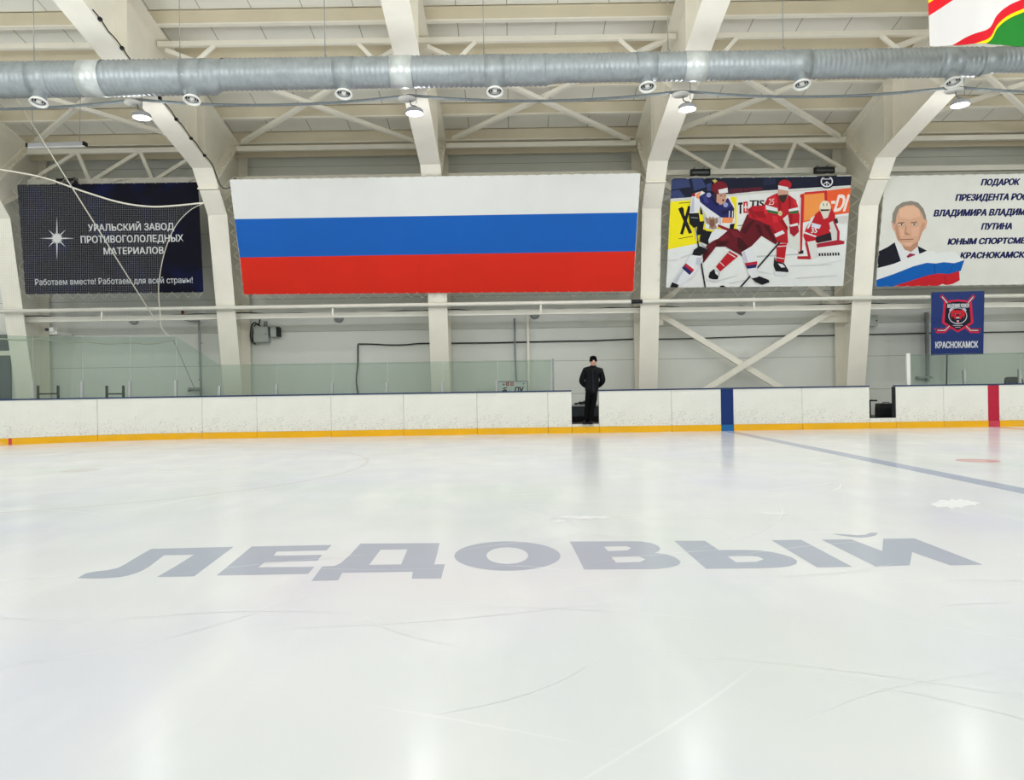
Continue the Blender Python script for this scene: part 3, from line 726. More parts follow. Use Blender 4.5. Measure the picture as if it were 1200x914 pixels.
# hockey poster
pl = Plane((892, 207), 20.50, (885, 337), 21.26)
t, L = banner('hockey_poster', pl, [(787, 209), (998, 205.5), (988, 335), (780.5, 337)], mat('poster_white', (224, 226, 225), 0.5, 0, 0.02), 'printed poster of three ice hockey players, one crouched in goal', 'poster')
pr = Print(pl, L)
A = lambda *q: [(775+x/6.3, 200+y/6.3) for x, y in q]
B = lambda *q: [(885+x/6.3, 200+y/6.3) for x, y in q]
RED, DRED, NAVY, WHT, BLK, SKIN = (182, 24, 38), (98, 18, 30), (34, 36, 96), (220, 222, 226), (22, 22, 28), (198, 152, 130)
pr.poly(A((72, 57)) + B((712, 40), (707, 108), (0, 152)) + A((640, 160), (230, 195), (66, 207)), (22, 26, 46))
for q in (((75,65),(200,62),(215,120),(70,140)), ((70,150),(130,140),(180,200),(68,204)), ((225,60),(300,58),(330,120),(240,150)), ((330,100),(370,90),(375,150),(340,150))): pr.poly(A(*q), (52, 64, 108))
for q in (((500,135),(600,128),(610,160),(500,175)), ((610,128),(745,120),(745,150),(612,160))): pr.poly(A(*q), (84, 28, 42))
pr.poly(B((60,60),(150,55),(150,100),(60,110)), (34, 40, 66))
pr.poly(A((66, 210), (230, 197), (640, 162)) + B((0, 156), (705, 112), (700, 130), (0, 172)) + A((230, 215), (65, 228)), (206, 206, 200))
pr.poly(A((64, 229), (556, 192), (556, 438), (300, 530), (48, 582)), (240, 224, 24))
pr.line(*A((135, 275), (215, 462)), 4.0, BLK); pr.line(*A((208, 262), (148, 470)), 3.6, BLK); pr.poly(A((135,285),(150,265),(165,280),(170,340),(140,310)), BLK)
pr.line(*A((130, 241), (216, 233)), .7, BLK); pr.line(*A((128, 503), (232, 483)), .7, BLK)
pr.poly(A((285,250),(306,250),(306,325),(285,322)), BLK); pr.poly(A((262,380),(318,370),(300,470),(262,478)), BLK)
pr.poly(A((566,236),(600,233),(600,250),(590,251),(590,318),(577,320),(577,252),(566,253)), BLK); pr.poly(A((605,230),(637,227),(637,312),(605,314)), (196, 40, 44)); pr.poly(A((617,242),(626,241),(626,300),(617,301)), WHT); pr.poly(A((609,264),(634,262),(634,274),(609,276)), WHT)
pr.text('TIS', 877.9, 895.2, 242.5, 234.5, BLK, 0.04)
pr.line(*A((565, 407), (622, 399)), .7, BLK)
pr.poly(B((340, 170), (707, 126), (694, 312), (560, 330), (345, 385)), (230, 92, 48)); pr.poly(B((362, 178), (512, 165), (520, 330), (360, 372)), (236, 148, 74))
pr.text('DI', 976.5, 990.5, 247.5, 227.5, (236, 222, 214), 0.05, .2); pr.line(*B((560, 235), (590, 232)), 3.4, (236, 222, 214))
pr.line(*B((345, 175), (330, 615)), 4.4, (190, 36, 44)); pr.line(*B((335, 200), (322, 610)), .9, WHT); pr.line(*B((362, 168), (528, 152)), 2.4, (196, 40, 46)); pr.line(*B((519, 150), (521, 222)), 3.0, (190, 34, 44))
pr.poly(B((10,628),(320,612),(320,622),(10,640)), (190, 194, 196)); pr.poly(B((310,632),(410,630),(405,655),(310,652)), (176, 34, 44)); pr.poly(B((320,590),(355,588),(355,612),(320,612)), BLK)
pr.poly(B((180,370),(300,330),(330,400),(330,600),(240,560)), (212, 214, 208))
# goalkeeper
pr.poly(B((352,480),(376,420),(420,345),(465,300),(560,275),(588,325),(592,375),(545,440),(562,468),(440,535),(372,530)), RED)
pr.poly(B((380,430),(410,350),(440,330),(395,425)), WHT)
pr.poly(B((440,492),(560,455),(572,512),(455,535)), (40, 26, 34))
pr.poly(B((545,385),(575,370),(605,440),(606,505),(565,515),(555,440)), (206, 206, 204)); pr.poly(B((570,370),(590,378),(622,450),(620,512),(658,520),(655,542),(455,568),(452,540),(602,512),(604,450)), (168, 34, 52))
pr.poly(B((370,528),(442,515),(466,640),(400,656)), (214, 214, 212)); pr.poly(B((366,530),(384,526),(412,652),(394,656)), (176, 34, 46))
pr.poly(B((578,360),(612,345),(610,388),(590,390)), (46, 34, 40)); pr.poly(B((600,340),(685,330),(688,380),(640,394),(612,380)), (206, 202, 200))
pr.poly(ellp(*B((515, 272))[0], 6.6, 8.0), (226, 218, 200)); pr.poly(B((478,285),(550,285),(540,310),(490,312)), (44, 40, 42)); pr.poly(B((480,300),(552,296),(535,345),(505,358)), (214, 206, 194)); pr.line(*B((500,240),(506,262)), .8, BLK); pr.line(*B((530,240),(526,262)), .8, BLK)
pr.poly(B((418,384),(486,402),(472,430),(412,416)), (206, 208, 224)); pr.text('35', 950.0, 957.2, 272.8, 266.8, WHT, 0.03)
for k in range(8): pr.line(*B((468+k*20, 620-k*.6), (480+k*20, 619-k*.6)), 3.4, BLK)
pr.poly(B((358,448),(450,482),(448,492),(358,462)), WHT)
# emblem on the dark border
pr.poly(ellp(*B((527, 84))[0], 9.2, 7.6), (16, 20, 40)); pr.poly([ellp(*B((527, 80))[0], 7.2, 6.6), ellp(*B((527, 80))[0], 5.8, 5.2)], WHT)
for q in (((527,80),(500,105)), ((527,80),(552,105)), ((500,62),(554,62)), ((527,80),(527,112))): pr.line(*B(*q), .9, WHT)
pr.poly(B((455,40),(600,32),(600,46),(455,52)), (16, 20, 40))
# scuffs on the printed ice
for q in (((140,640),(260,600),(262,606),(142,648)), ((380,820),(560,770),(562,776),(382,828)), ((20,660),(120,655),(120,662),(20,668)), ((500,830),(640,800),(640,806),(500,838))): pr.poly(A(*q), (204, 206, 208))
for q in (((250,700),(560,690),(560,698),(250,708)), ((300,790),(600,770),(600,778),(300,800)), ((20,740),(120,760),(120,766),(20,750)), ((430,700),(640,660),(640,664),(430,706))): pr.poly(B(*q), (206, 208, 210))
# player in red
pr.poly(B((-60,320),(30,368),(100,385),(170,520),(150,545),(45,482),(0,528),(-35,565),(-125,470)), DRED)
pr.poly(B((-55,285),(-25,262),(62,256),(90,200),(160,165),(195,215),(245,178),(300,218),(326,330),(322,402),(252,398),(240,322),(182,372),(236,452),(242,535),(160,530),(148,480),(96,402),(30,372),(-50,345)), RED)
pr.poly(B((-55,285),(-30,275),(10,350),(-20,350)), (150, 20, 34))
for q in (((160,170),(195,215),(190,330),(172,300)), ((245,180),(262,200),(262,290),(246,285)), ((96,400),(120,405),(185,500),(160,528)), ((250,320),(275,318),(270,395),(254,396)), ((180,372),(200,352),(240,420),(236,450)), ((-20,300),(60,300),(80,350),(20,345))): pr.poly(B(*q), (150, 16, 30))
for q in (((110,200),(150,180),(165,240),(120,235)), ((275,215),(298,224),(318,270),(290,262)), ((120,330),(160,335),(170,380),(130,385)), ((60,262),(78,262),(90,320),(66,320))): pr.poly(B(*q), (206, 40, 52))
for q in (((-100,440),(-20,360),(-6,372),(-80,470)), ((60,400),(100,400),(150,520),(130,520)), ((0,400),(30,395),(60,480),(40,480))): pr.poly(B(*q), (70, 10, 22))
pr.poly(B((74,252),(162,277),(166,302),(78,286)), WHT); pr.poly(B((82,288),(166,303),(163,322),(90,306)), (40, 110, 60)); pr.poly(B((245,286),(320,268),(322,290),(248,302)), WHT); pr.poly(B((248,303),(314,294),(314,314),(252,318)), (40, 110, 60))
pr.ell(*B((182, 315))[0], 2.6, 3.0, (206, 190, 140))
pr.poly(ellp(*B((218, 104))[0], 7.6, 5.8), (176, 26, 40)); pr.poly(B((166,128),(240,135),(244,175),(228,210),(190,214),(168,180)), SKIN); pr.poly(B((172,182),(200,178),(240,176),(226,212),(206,244),(178,212)), (58, 42, 38)); pr.poly(B((166,108),(242,122),(240,148),(170,136)), WHT)
pr.poly(B((250,408),(312,392),(322,450),(284,488),(256,462)), (160, 22, 40)); pr.poly(B((255,400),(312,386),(314,404),(258,414)), WHT)
pr.poly(B((138,468),(200,440),(216,462),(150,492)), WHT); pr.poly(B((150,492),(214,465),(216,508),(190,532),(156,512)), (170, 24, 38))
pr.text('25', 900.3, 906.6, 240.0, 232.5, (226, 214, 214), 0.0)
pr.poly(B((158,540),(232,536),(212,680),(152,676)), RED); pr.line(*B((158,560),(230,555)), 1.0, WHT); pr.line(*B((152,640),(214,650)), .8, WHT)
pr.poly(B((140,632),(152,668),(212,684),(244,735),(242,750),(150,744),(134,702)), BLK); pr.poly(B((165,684),(200,690),(220,712),(190,715)), WHT); pr.poly(B((140,742),(244,750),(234,778),(145,776)), (216, 218, 220))
pr.poly(A((500,592),(566,630),(432,745),(402,708)), RED); pr.line(*A((490,605),(545,640)), 1.0, WHT); pr.line(*A((425,668),(462,705)), .8, WHT)
pr.poly(A((385,728),(428,750),(415,802),(375,802),(345,788),(356,750)), BLK); pr.poly(A((392,735),(425,750),(418,775),(398,760)), WHT); pr.poly(A((332,795),(410,805),(405,818),(335,812)), (210, 212, 214))
pr.line(*(B((182, 525)) + B((-112, 862))), 2.0, (44, 44, 52)); pr.poly(A((430,850),(455,846),(480,862),(435,864)), BLK)
# player in white and navy
pr.poly(A((500,420),(562,432),(668,550),(598,632),(470,560),(402,562),(308,682),(294,645),(330,555),(420,490)), DRED)
pr.poly(A((228,172),(300,150),(420,232),(500,190),(536,262),(542,392),(500,432),(440,402),(382,440),(320,424),(330,330),(272,240)), WHT)
pr.poly(A((275,192),(330,160),(400,180),(430,252),(490,200),(536,280),(532,352),(440,346),(340,276),(285,232)), NAVY)
pr.poly(A((222,188),(268,198),(286,262),(266,322),(208,312),(214,240)), WHT); pr.poly(A((255,172),(292,152),(274,212),(254,198)), (232, 148, 96)); pr.poly(A((228,172),(250,162),(248,190),(226,190)), (160, 30, 50))
for q in (((300,430),(330,440),(320,470),(300,470)), ((400,520),(500,520),(470,555),(402,558)), ((560,470),(640,560),(600,620),(560,560)), ((320,590),(350,570),(330,640),(305,660))): pr.poly(A(*q), (62, 10, 20))
for q in (((500,440),(560,450),(600,500),(540,490)), ((430,500),(480,470),(500,490),(440,520))): pr.poly(A(*q), (118, 28, 40))
for q in (((275,240),(320,330),(318,400),(300,300)), ((420,330),(440,350),(440,400),(425,390)), ((225,200),(240,200),(240,305),(215,308)), ((400,440),(470,445),(400,490),(380,480))): pr.poly(A(*q), (186, 190, 204))
for q in (((330,170),(360,172),(420,250),(410,270)), ((440,300),(500,280),(520,300),(450,330))): pr.poly(A(*q), (24, 24, 66))
for q in (((300,185),(330,180),(350,240),(320,240)), ((460,250),(500,225),(512,262),(470,280))): pr.poly(A(*q), (52, 56, 122))
pr.poly(A((450,346),(528,346),(522,386),(444,386)), (236, 146, 92)); pr.poly(A((322,340),(345,352),(356,338),(368,350),(380,338),(392,352),(416,345),(418,382),(398,396),(408,424),(378,434),(350,424),(354,402),(330,388)), (158, 132, 112)); pr.poly(A((352,360),(390,360),(392,400),(372,424),(354,398)), (124, 86, 72)); pr.line(*A((330,350),(340,385)), .6, (120, 96, 84)); pr.line(*A((408,352),(402,386)), .6, (120, 96, 84))
pr.text('11', 853.6, 858.4, 254.5, 246.5, WHT, 0.02); pr.ell(*A((348,180))[0], 2.8, 2.8, (150, 156, 196)); pr.ell(*A((472,252))[0], 2.8, 2.8, (150, 156, 196))
pr.poly(A((402,428),(492,438),(420,500),(330,538),(322,502)), WHT); pr.poly(A((418,396),(502,428),(488,446),(414,412)), (140, 24, 46)); pr.poly(A((505,395),(540,390),(530,430),(500,430)), BLK)
pr.poly(A((200,315),(275,312),(286,400),(240,424),(206,390)), BLK); pr.poly(A((304,440),(372,450),(345,512),(350,552),(280,522),(284,480)), BLK); pr.line(*A((215,345),(268,350)), .8, (140, 142, 146)); pr.line(*A((290,540),(335,575)), .8, (140, 142, 146))
pr.poly(A((402,170),(478,168),(474,228),(440,252),(404,232)), SKIN); pr.poly(ellp(*A((428, 126))[0], 9.4, 7.6), (118, 22, 36)); pr.poly(A((418,142),(486,126),(490,162),(425,170)), (222, 222, 224)); pr.poly(A((386,160),(408,165),(404,228),(392,205)), (70, 34, 36)); pr.poly(A((446,212),(462,210),(460,226),(448,228)), (90, 50, 46)); pr.line(*A((430,186),(448,184)), .9, (74, 56, 50)); pr.line(*A((458,184),(472,182)), .9, (74, 56, 50))
pr.poly(A((372,72),(395,64),(412,76),(392,92)), (190, 180, 90))
pr.line(*A((250, 424), (322, 862)), 1.9, (40, 40, 48)); pr.line(*A((246, 424), (262, 520)), 1.2, (190, 190, 192))
pr.poly(A((240,582),(280,555),(332,575),(312,610),(272,632),(225,618)), BLK)
pr.poly(A((214,622),(300,630),(305,660),(232,782),(130,852),(84,822),(150,722)), (222, 223, 228))
for q in (((90,815),(160,715),(172,722),(110,835)), ((260,640),(300,640),(280,700),(250,690))): pr.poly(A(*q), (190, 194, 206))
pr.poly(A((178,682),(240,730),(226,752),(164,702)), (180, 32, 54)); pr.poly(A((164,700),(226,748),(206,770),(150,718)), NAVY); pr.poly(A((78,822),(126,842),(120,862),(62,860)), BLK)
pr.poly(A((588,602),(662,558),(690,640),(706,720),(690,762),(648,775),(622,700)), (222, 223, 228)); pr.poly(A((592,605),(612,592),(640,680),(625,700)), (190, 194, 206))
pr.poly(A((612,682),(705,668),(704,692),(620,702)), (180, 32, 54)); pr.poly(A((620,702),(703,690),(696,716),(632,724)), NAVY)
pr.poly(A((660,790),(720,778),(790,805),(796,824),(740,842),(690,820)), BLK); pr.poly(A((650,768),(700,760),(712,784),(665,794)), WHT)
pr.mb.build('print', pr.mats, t); lacing(t, L, ['top', 'right', 'bottom', 'left'], .26, .42, .06)

# portrait banner
pl = Plane((1120, 205), 20.72, (1120, 336), 21.42)
t, L = banner('portrait_banner', pl, [(1037, 206), (1260, 202.6), (1250, 332.6), (1026, 336)], mat('portrait_vinyl', (220, 220, 214), 0.5, 0, 0.03, 2), 'white banner with portrait of a man in suit, dark blue lettering and painted tricolour', 'banner')
pr = Print(pl, L); C = lambda *q: [(1020+x/6.53, 200+y/6.53) for x, y in q]
SK, SKD = (212, 166, 138), (184, 136, 112)
pr.poly(C((228,545),(366,525),(362,590),(312,622),(262,605)), SKD)
pr.poly(C((183,548),(200,560),(262,605),(305,628),(362,578),(374,640),(300,690),(236,702)), (222, 224, 228))
pr.poly(C((57,620),(130,585),(185,548),(236,700),(55,745)), (18, 21, 34)); pr.poly(C((360,576),(432,612),(374,638)), (18, 21, 34))
pr.poly(C((158,388),(168,378),(195,330),(215,290),(270,262),(330,260),(382,290),(412,350),(428,372),(435,388),(424,440),(398,468),(376,530),(342,575),(300,586),(252,575),(206,530),(186,470),(168,440)), SK)
pr.poly(C((165,385),(168,330),(195,275),(245,242),(310,231),(365,245),(405,290),(424,345),(426,382),(410,372),(396,335),(368,288),(330,262),(270,266),(222,288),(200,340),(192,395),(184,420)), (140, 134, 122))
pr.poly(C((186,430),(200,440),(212,530),(250,575),(206,530)), SKD); pr.poly(C((376,530),(342,575),(300,586),(330,560)), SKD)
pr.poly(C((218,300),(270,272),(330,270),(372,300),(380,350),(300,372),(225,355)), (224, 180, 152))
pr.poly(C((186,440),(196,400),(210,430),(222,500),(240,545),(210,525)), (190, 142, 116)); pr.poly(C((395,400),(420,400),(398,466),(372,530),(352,560),(372,500)), (198, 150, 124))
pr.poly(C((210,412),(260,408),(256,424),(218,426)), (198, 152, 126)); pr.poly(C((308,408),(356,404),(354,420),(314,423)), (198, 152, 126))
pr.poly(C((222,440),(258,450),(256,500),(232,500)), (220, 174, 148)); pr.poly(C((310,440),(372,430),(362,500),(320,505)), (220, 174, 148))
pr.poly(C((258,552),(318,548),(312,570),(270,574)), (222, 176, 150))
pr.line(*C((206,402),(258,396)), 1.0, (120, 88, 72)); pr.line(*C((308,398),(356,392)), 1.0, (120, 88, 72))
for ex in (236, 332):
    pr.ell(*C((ex,411))[0], 2.9, 1.0, (226, 214, 208), 12); pr.ell(*C((ex+2,411))[0], 1.1, 1.0, (60, 66, 80), 10); pr.line(*C((ex-20,405),(ex+20,404)), .5, (96, 66, 54))
pr.poly(C((268,420),(276,420),(272,470),(300,486),(298,494),(264,492),(260,478)), SKD)
pr.line(*C((228,528),(328,524)), .9, (138, 78, 72)); pr.line(*C((245,542),(310,538)), .5, SKD); pr.line(*C((215,500),(228,525)), .5, SKD)
pr.poly(C((275,656),(300,632),(342,640),(332,665),(298,682)), (150, 34, 66))
pr.mb.build('portrait_print', pr.mats, t); pr = Print(pl, L, 34)
pr.poly(C((48,750),(180,712),(330,650),(430,618),(480,612),(500,632),(560,622),(640,615),(665,640),(715,690),(640,712),(560,702),(500,712),(430,706),(330,732),(180,790),(45,838)), (228, 230, 230))
pr.poly(C((45,836),(180,790),(330,731),(430,705),(500,710),(560,700),(640,708),(718,684),(690,766),(600,791),(520,786),(440,801),(300,846),(158,889),(42,889)), (0, 92, 178))
pr.poly(C((158,889),(300,845),(440,800),(520,786),(600,791),(678,767),(682,838),(630,866),(580,876),(550,866),(500,889)), (196, 28, 40))
pr.poly(C((478,705),(500,710),(520,786),(510,884),(470,889)), (150, 24, 36)) if False else None
pr.line(*C((572,795),(568,870)), 1.0, (160, 22, 36)); pr.line(*C((488,712),(492,790)), 1.2, (0, 72, 146)); pr.line(*C((640,708),(596,788)), .8, (0, 76, 150))
pr.mb.build('tricolour_print', pr.mats, t)
DB = (24, 30, 84)
def cen(body, cx, w, yb, yc):
    q = Print(pl, None, 6); q.text(body, cx-w/2, cx+w/2, yb+ROLL*w/2-.3, yc+ROLL*w/2-.3, DB, 0.07, .14); q.mb.build('lettering', q.mats, t)
cen('ПОДАРОК', 1171.5, 45, 217.2, 210.0)
cen('ПРЕЗИДЕНТА РОССИИ', 1171.5, 105, 234.8, 227.4)
cen('ВЛАДИМИРА ВЛАДИМИРОВИЧА', 1170.5, 154, 252.6, 245.2)
cen('ПУТИНА', 1167.5, 36.5, 269.0, 261.8)
cen('ЮНЫМ СПОРТСМЕНАМ', 1166.5, 113, 286.0, 279.2)
cen('КРАСНОКАМСКА', 1165.5, 82, 302.5, 295.6)
lacing(t, L, ['top', 'bottom', 'left'], .05, .3)

# small club banner hanging from the pipe
pl = Plane((1122, 341), 21.231, (1122, 416), 21.231)
t, L = banner('club_banner', pl, [(1091.5, 342.5), (1153.5, 341), (1152.3, 415), (1091, 416.5)], mat('royal_blue_vinyl', (14, 44, 112), 0.5, 0, 0.03), 'small blue club banner with crossed sticks and a red bear emblem', 'banner')
pr = Print(pl); E = lambda *q: [(1080+x/10, 335+y/10) for x, y in q]
mir = lambda pts: [(2*422-x, y) for x, y in pts]
CR, DK = (206, 28, 66), (16, 20, 40)
for f in (lambda p: p, mir):
    pr.line(*E(*f([(228, 112), (312, 212)])), 4.2, CR); pr.poly(E(*f([(148,500),(262,500),(316,452),(352,480),(276,552),(172,554)])), CR)
pr.poly(E((258,190),(320,170),(422,160),(524,170),(586,190),(606,435),(536,480),(422,546),(308,480),(238,435)), CR)
pr.poly(E((284,208),(340,190),(422,181),(504,190),(560,208),(576,424),(520,460),(422,522),(324,460),(268,424)), DK)
for f in (lambda p: p, mir):
    pr.line(*E(*f([(232, 118), (300, 200)])), 2.4, DK); pr.line(*E(*f([(238, 126), (300, 200)])), 1.0, WHT)
    pr.poly(E(*f([(160,508),(264,508),(318,462),(330,472),(268,532),(172,534)])), DK); pr.poly(E(*f([(180,517),(268,517),(322,466),(328,471),(272,527),(182,527)])), (220, 216, 220))
pr.text('АКАДЕМИЯ ХОККЕЯ', 1109.8, 1135.6, 360.6, 356.2, WHT, 0.05)
pr.poly(ellp(*E((422, 352))[0], 11.0, 9.6), (190, 190, 204)); pr.poly(ellp(*E((348,285))[0], 2.6, 2.6, 10), (190, 190, 204)); pr.poly(ellp(*E((496,285))[0], 2.6, 2.6, 10), (190, 190, 204))
pr.poly(ellp(*E((422, 350))[0], 10.0, 8.7), DK)
pr.poly(E((345,300),(360,280),(392,288),(422,282),(452,288),(484,280),(500,300),(508,340),(492,378),(460,392),(422,398),(384,392),(352,378),(338,340)), (202, 26, 44))
for f in (lambda p: p, mir):
    pr.poly(E(*f([(372,318),(404,328),(400,340),(378,334)])), DK); pr.poly(E(*f([(386,324),(400,329),(396,333)])), WHT); pr.poly(E(*f([(352,345),(380,372),(392,408),(360,385)])), DK)
pr.poly(E((402,332),(442,332),(436,350),(422,356),(408,350)), DK); pr.poly(E((396,366),(448,366),(444,400),(422,412),(400,400)), DK)
pr.poly(E((400,368),(444,368),(440,376),(432,384),(422,376),(412,384),(404,376)), WHT); pr.poly(E((404,412),(440,412),(434,430),(422,436),(410,430)), (206, 120, 134)); pr.poly(E((408,404),(436,404),(430,412),(414,412)), WHT)
pr.line(*E((364,464),(480,464)), .8, (188, 180, 194)); pr.line(*E((390,485),(452,485)), .7, (188, 180, 194))
pr.mb.build('emblem_print', pr.mats, t)
pr = Print(pl, None, 4); pr.text('КРАСНОКАМСК', 1096, 1146.2, 408.0, 400.6, WHT, 0.045); pr.mb.build('lettering', pr.mats, t)

# flag hanging from the roof at top right
def hanging_flag():
    Y = 13.0; px0, px1, pyb = 1089.5, 1330, 54
    m = bpy.data.materials.new('white_red_green_flag_cloth'); m.use_nodes = True; n, l = nodes_of(m); b = n['Principled BSDF']; b.inputs['Roughness'].default_value = .8; b.inputs['Specular IOR Level'].default_value = .1
    tc = n.new('ShaderNodeTexCoord'); sp_ = n.new('ShaderNodeSeparateXYZ'); l.new(tc.outputs['Object'], sp_.inputs[0])
    k = Y/F_PX; w = (1330-1089.5)*k
    def math_(op, a, bb=None, c=None):
        q = n.new('ShaderNodeMath'); q.operation = op
        for i, v in enumerate((a, bb, c)):
            if v is None: continue
            if isinstance(v, (int, float)): q.inputs[i].default_value = v
            else: l.new(v, q.inputs[i])
        return q.outputs[0]
    fx = math_('DIVIDE', sp_.outputs[0], 111*k)            # 0..1 over the part in the picture
    fc = n.new('ShaderNodeFloatCurve'); cv = fc.mapping.curves[0]
    pts = [(0, 62), (26.5, 53), (43.5, 44), (68.5, 35), (81, 17.5), (93.5, 7.5), (111, 0)]
    pts = [(x/111, 1-(y/62)) for x, y in pts]
    while len(cv.points) < len(pts): cv.points.new(.5, .5)
    for q, (x, y) in zip(cv.points, pts): q.location = (x, y)
    fc.mapping.extend = 'EXTRAPOLATED'; fc.mapping.update()
    l.new(fx, fc.inputs['Value'])
    # height (m) of the red stripe's upper edge above the flag's foot, foot at y=54
    g = math_('MULTIPLY_ADD', fc.outputs[0], 62*k, -8*k)
    d = math_('SUBTRACT', g, sp_.outputs[2])               # >0 below the edge
    def mix(f, a, c):
        q = n.new('ShaderNodeMixRGB'); l.new(f, q.inputs[0])
        if isinstance(a, tuple): q.inputs[1].default_value = lin(a)
        else: l.new(a, q.inputs[1])
        q.inputs[2].default_value = lin(c); return q.outputs[0]
    col = mix(math_('GREATER_THAN', d, 0.0), (206, 204, 203), (196, 30, 42))
    col = mix(math_('GREATER_THAN', d, 11.5*k), col, (232, 200, 20)); col = mix(math_('GREATER_THAN', d, 15.5*k), col, (36, 116, 44))
    # second stripe in the upper hoist corner
    e = math_('MULTIPLY_ADD', sp_.outputs[0], -0.62, (54-0)*k - 0*k); e2 = math_('SUBTRACT', sp_.outputs[2], math_('MULTIPLY_ADD', sp_.outputs[0], 0.62, 36*k))
    col = mix(math_('GREATER_THAN', e2, 0.0), col, (212, 34, 44)); col = mix(math_('GREATER_THAN', e2, 15*k), col, (244, 214, 20))
    l.new(col, b.inputs['Base Color'])
    t = thing('hanging_flag', 'white, red, yellow and green flag hanging from the roof at top right', 'flag', tuple(P(px0, pyb, Y)))
    nx, nz = 60, 16; h = 1.45; vs = []; fs = []
    for yy in (0, .006):
        for j in range(nz+1):
            for i in range(nx+1):
                x = w*i/nx; z = h*j/nz
                vs.append((x + .05*z/h*0 - .02*(1-z/h)*0, yy + .035*math.sin(x*5.2+z*1.2) * (1-.5*z/h) + .012*math.sin(x*13), z - ROLL*0*x + .02*math.sin(x*2.4)*(1-z/h)))
    n1 = (nx+1)*(nz+1); q = lambda i, j: j*(nx+1)+i
    for j in range(nz):
        for i in range(nx): fs += [(q(i,j), q(i+1,j), q(i+1,j+1), q(i,j+1)), tuple(n1+k_ for k_ in (q(i,j+1), q(i+1,j+1), q(i+1,j), q(i,j)))]
    mb = MB().add(vs, fs, 0, True); mb.build('cloth', m, t)
    zt = roof_z(Y) - t.location.z
    MB().tube([(0, 0, h), (w, 0, h)], .015, 8).build('top_rod', GREYM, t)
    for xx in (.05, w-.05): MB().tube([(xx, 0, h), (xx, 0, zt)], .006, 5).build('hanging_line', CORD, t)
hanging_flag()

# ------------------------------------------------------------------ ventilation duct
DY, DTOP = 15.0, 7.85
t = thing('ventilation_duct', 'long round galvanised spiral duct slung under the roof', 'duct', (0, DY, DTOP))
X_ = lambda px, py, Y=DY: P(px, py, Y).x
segs = [(-14.5, X_(250, 90), .335), (X_(262, 90), X_(640, 84), .297), (X_(656, 84), X_(1148, 72), .272), (X_(1166, 72), 14.5, .238)]
def spiral(x0, x1, r, n=28):
    mb = MB(); m = int((x1-x0)/.02); vs = []; fs = []
    pitch = .10
    for i in range(m+1):
        x = x0+(x1-x0)*i/m
        for k in range(n):
            a = 2*math.pi*k/n; ph = (x/pitch + k/n) % 1.0
            rr = r + (.014 if ph < .22 else 0.0)
            vs.append((x, DY+rr*math.sin(a), DTOP-r+rr*math.cos(a)))
    for i in range(m):
        for k in range(n): fs.append((i*n+k, (i+1)*n+k, (i+1)*n+(k+1)%n, i*n+(k+1)%n))
    return mb.add(vs, fs, 0, True)
for i, (x0, x1, r) in enumerate(segs):
    part(spiral(x0, x1, r), 'spiral_pipe', GALV, t)
    if i < 3:
        xn, rn = segs[i+1][0], segs[i+1][2]; mb = MB(); vs = []; n_ = 28
        for x, r_ in ((x1-.02, r+.014), (x1+.01, r+.014), (x1+.02, r), (xn-.02, rn), (xn-.01, rn+.014), (xn+.02, rn+.014)):
            vs += [(x, DY+r_*math.sin(2*math.pi*k/n_), DTOP-(r if x < (x1+xn)/2 else rn)+r_*math.cos(2*math.pi*k/n_)) for k in range(n_)]
        fs = [(i_*n_+k, (i_+1)*n_+k, (i_+1)*n_+(k+1)%n_, i_*n_+(k+1)%n_) for i_ in range(5) for k in range(n_)]
        part(mb.add(vs, fs, 0, True), 'reducer', GALV, t)
def rad(x):
    for x0, x1, r in segs:
        if x <= x1: return r
    return segs[-1][2]
WRAP = mat('bright_duct_tape', (206, 212, 212), .4, .6, .08, 9)
NZ = [-9.27, -6.24, -3.24, -0.25, 2.77, 5.83, 8.83]
for x in NZ:
    r = rad(x); zc = DTOP - r
    part(MB().lathe([(r+.006, -.2), (r+.012, -.2), (r+.012, .2), (r+.006, .2)], (x, DY, zc), (1, 0, 0), 28), 'saddle', GALV, t)
    ax = Vector((0, -.30, -1)).normalized(); c0 = Vector((x, DY, zc)) + ax*(r-.05)
    nz = part(MB().lathe([(.125, 0), (.125, .22), (.13, .23)], c0, ax, 18), 'air_nozzle', GALV, t)
    part(MB().lathe([(.125, .20), (.15, .22), (.172, .262), (.168, .275), (.142, .27), (.13, .235)], c0, ax, 20), 'nozzle_ring', WPLAST, nz)
    part(MB().lathe([(.001, .20), (.128, .20)], c0, ax, 18), 'nozzle_throat', BLACK, nz)
    part(MB().lathe([(.092, .215), (.092, .235), (.086, .235), (.086, .215)], c0, ax, 18).lathe([(.05, .20), (.05, .245), (.0, .255)], c0, ax, 14), 'nozzle_core', WPLAST, nz)
for x in (-8.25, -2.1, 3.75): part(MB().lathe([(rad(x)+.011, -.22), (rad(x)+.016, -.22), (rad(x)+.016, .22), (rad(x)+.011, .22)], (x, DY, DTOP-rad(x)), (1, 0, 0), 28), 'bright_wrap', WRAP, t)
for px in (40, 211, 381, 567, 783, 918, 1100):
    x = X_(px, 65); part(MB().tube([(x, DY, DTOP+.07), (x, DY, roof_z(DY))], .009, 6).tube([(x, DY, DTOP+.09), (x+.05, DY-.05, DTOP-.01)], .008, 5).tube([(x, DY, DTOP+.09), (x-.03, DY+.05, DTOP-.01)], .008, 5), 'hanger_rod', GREYM, t)

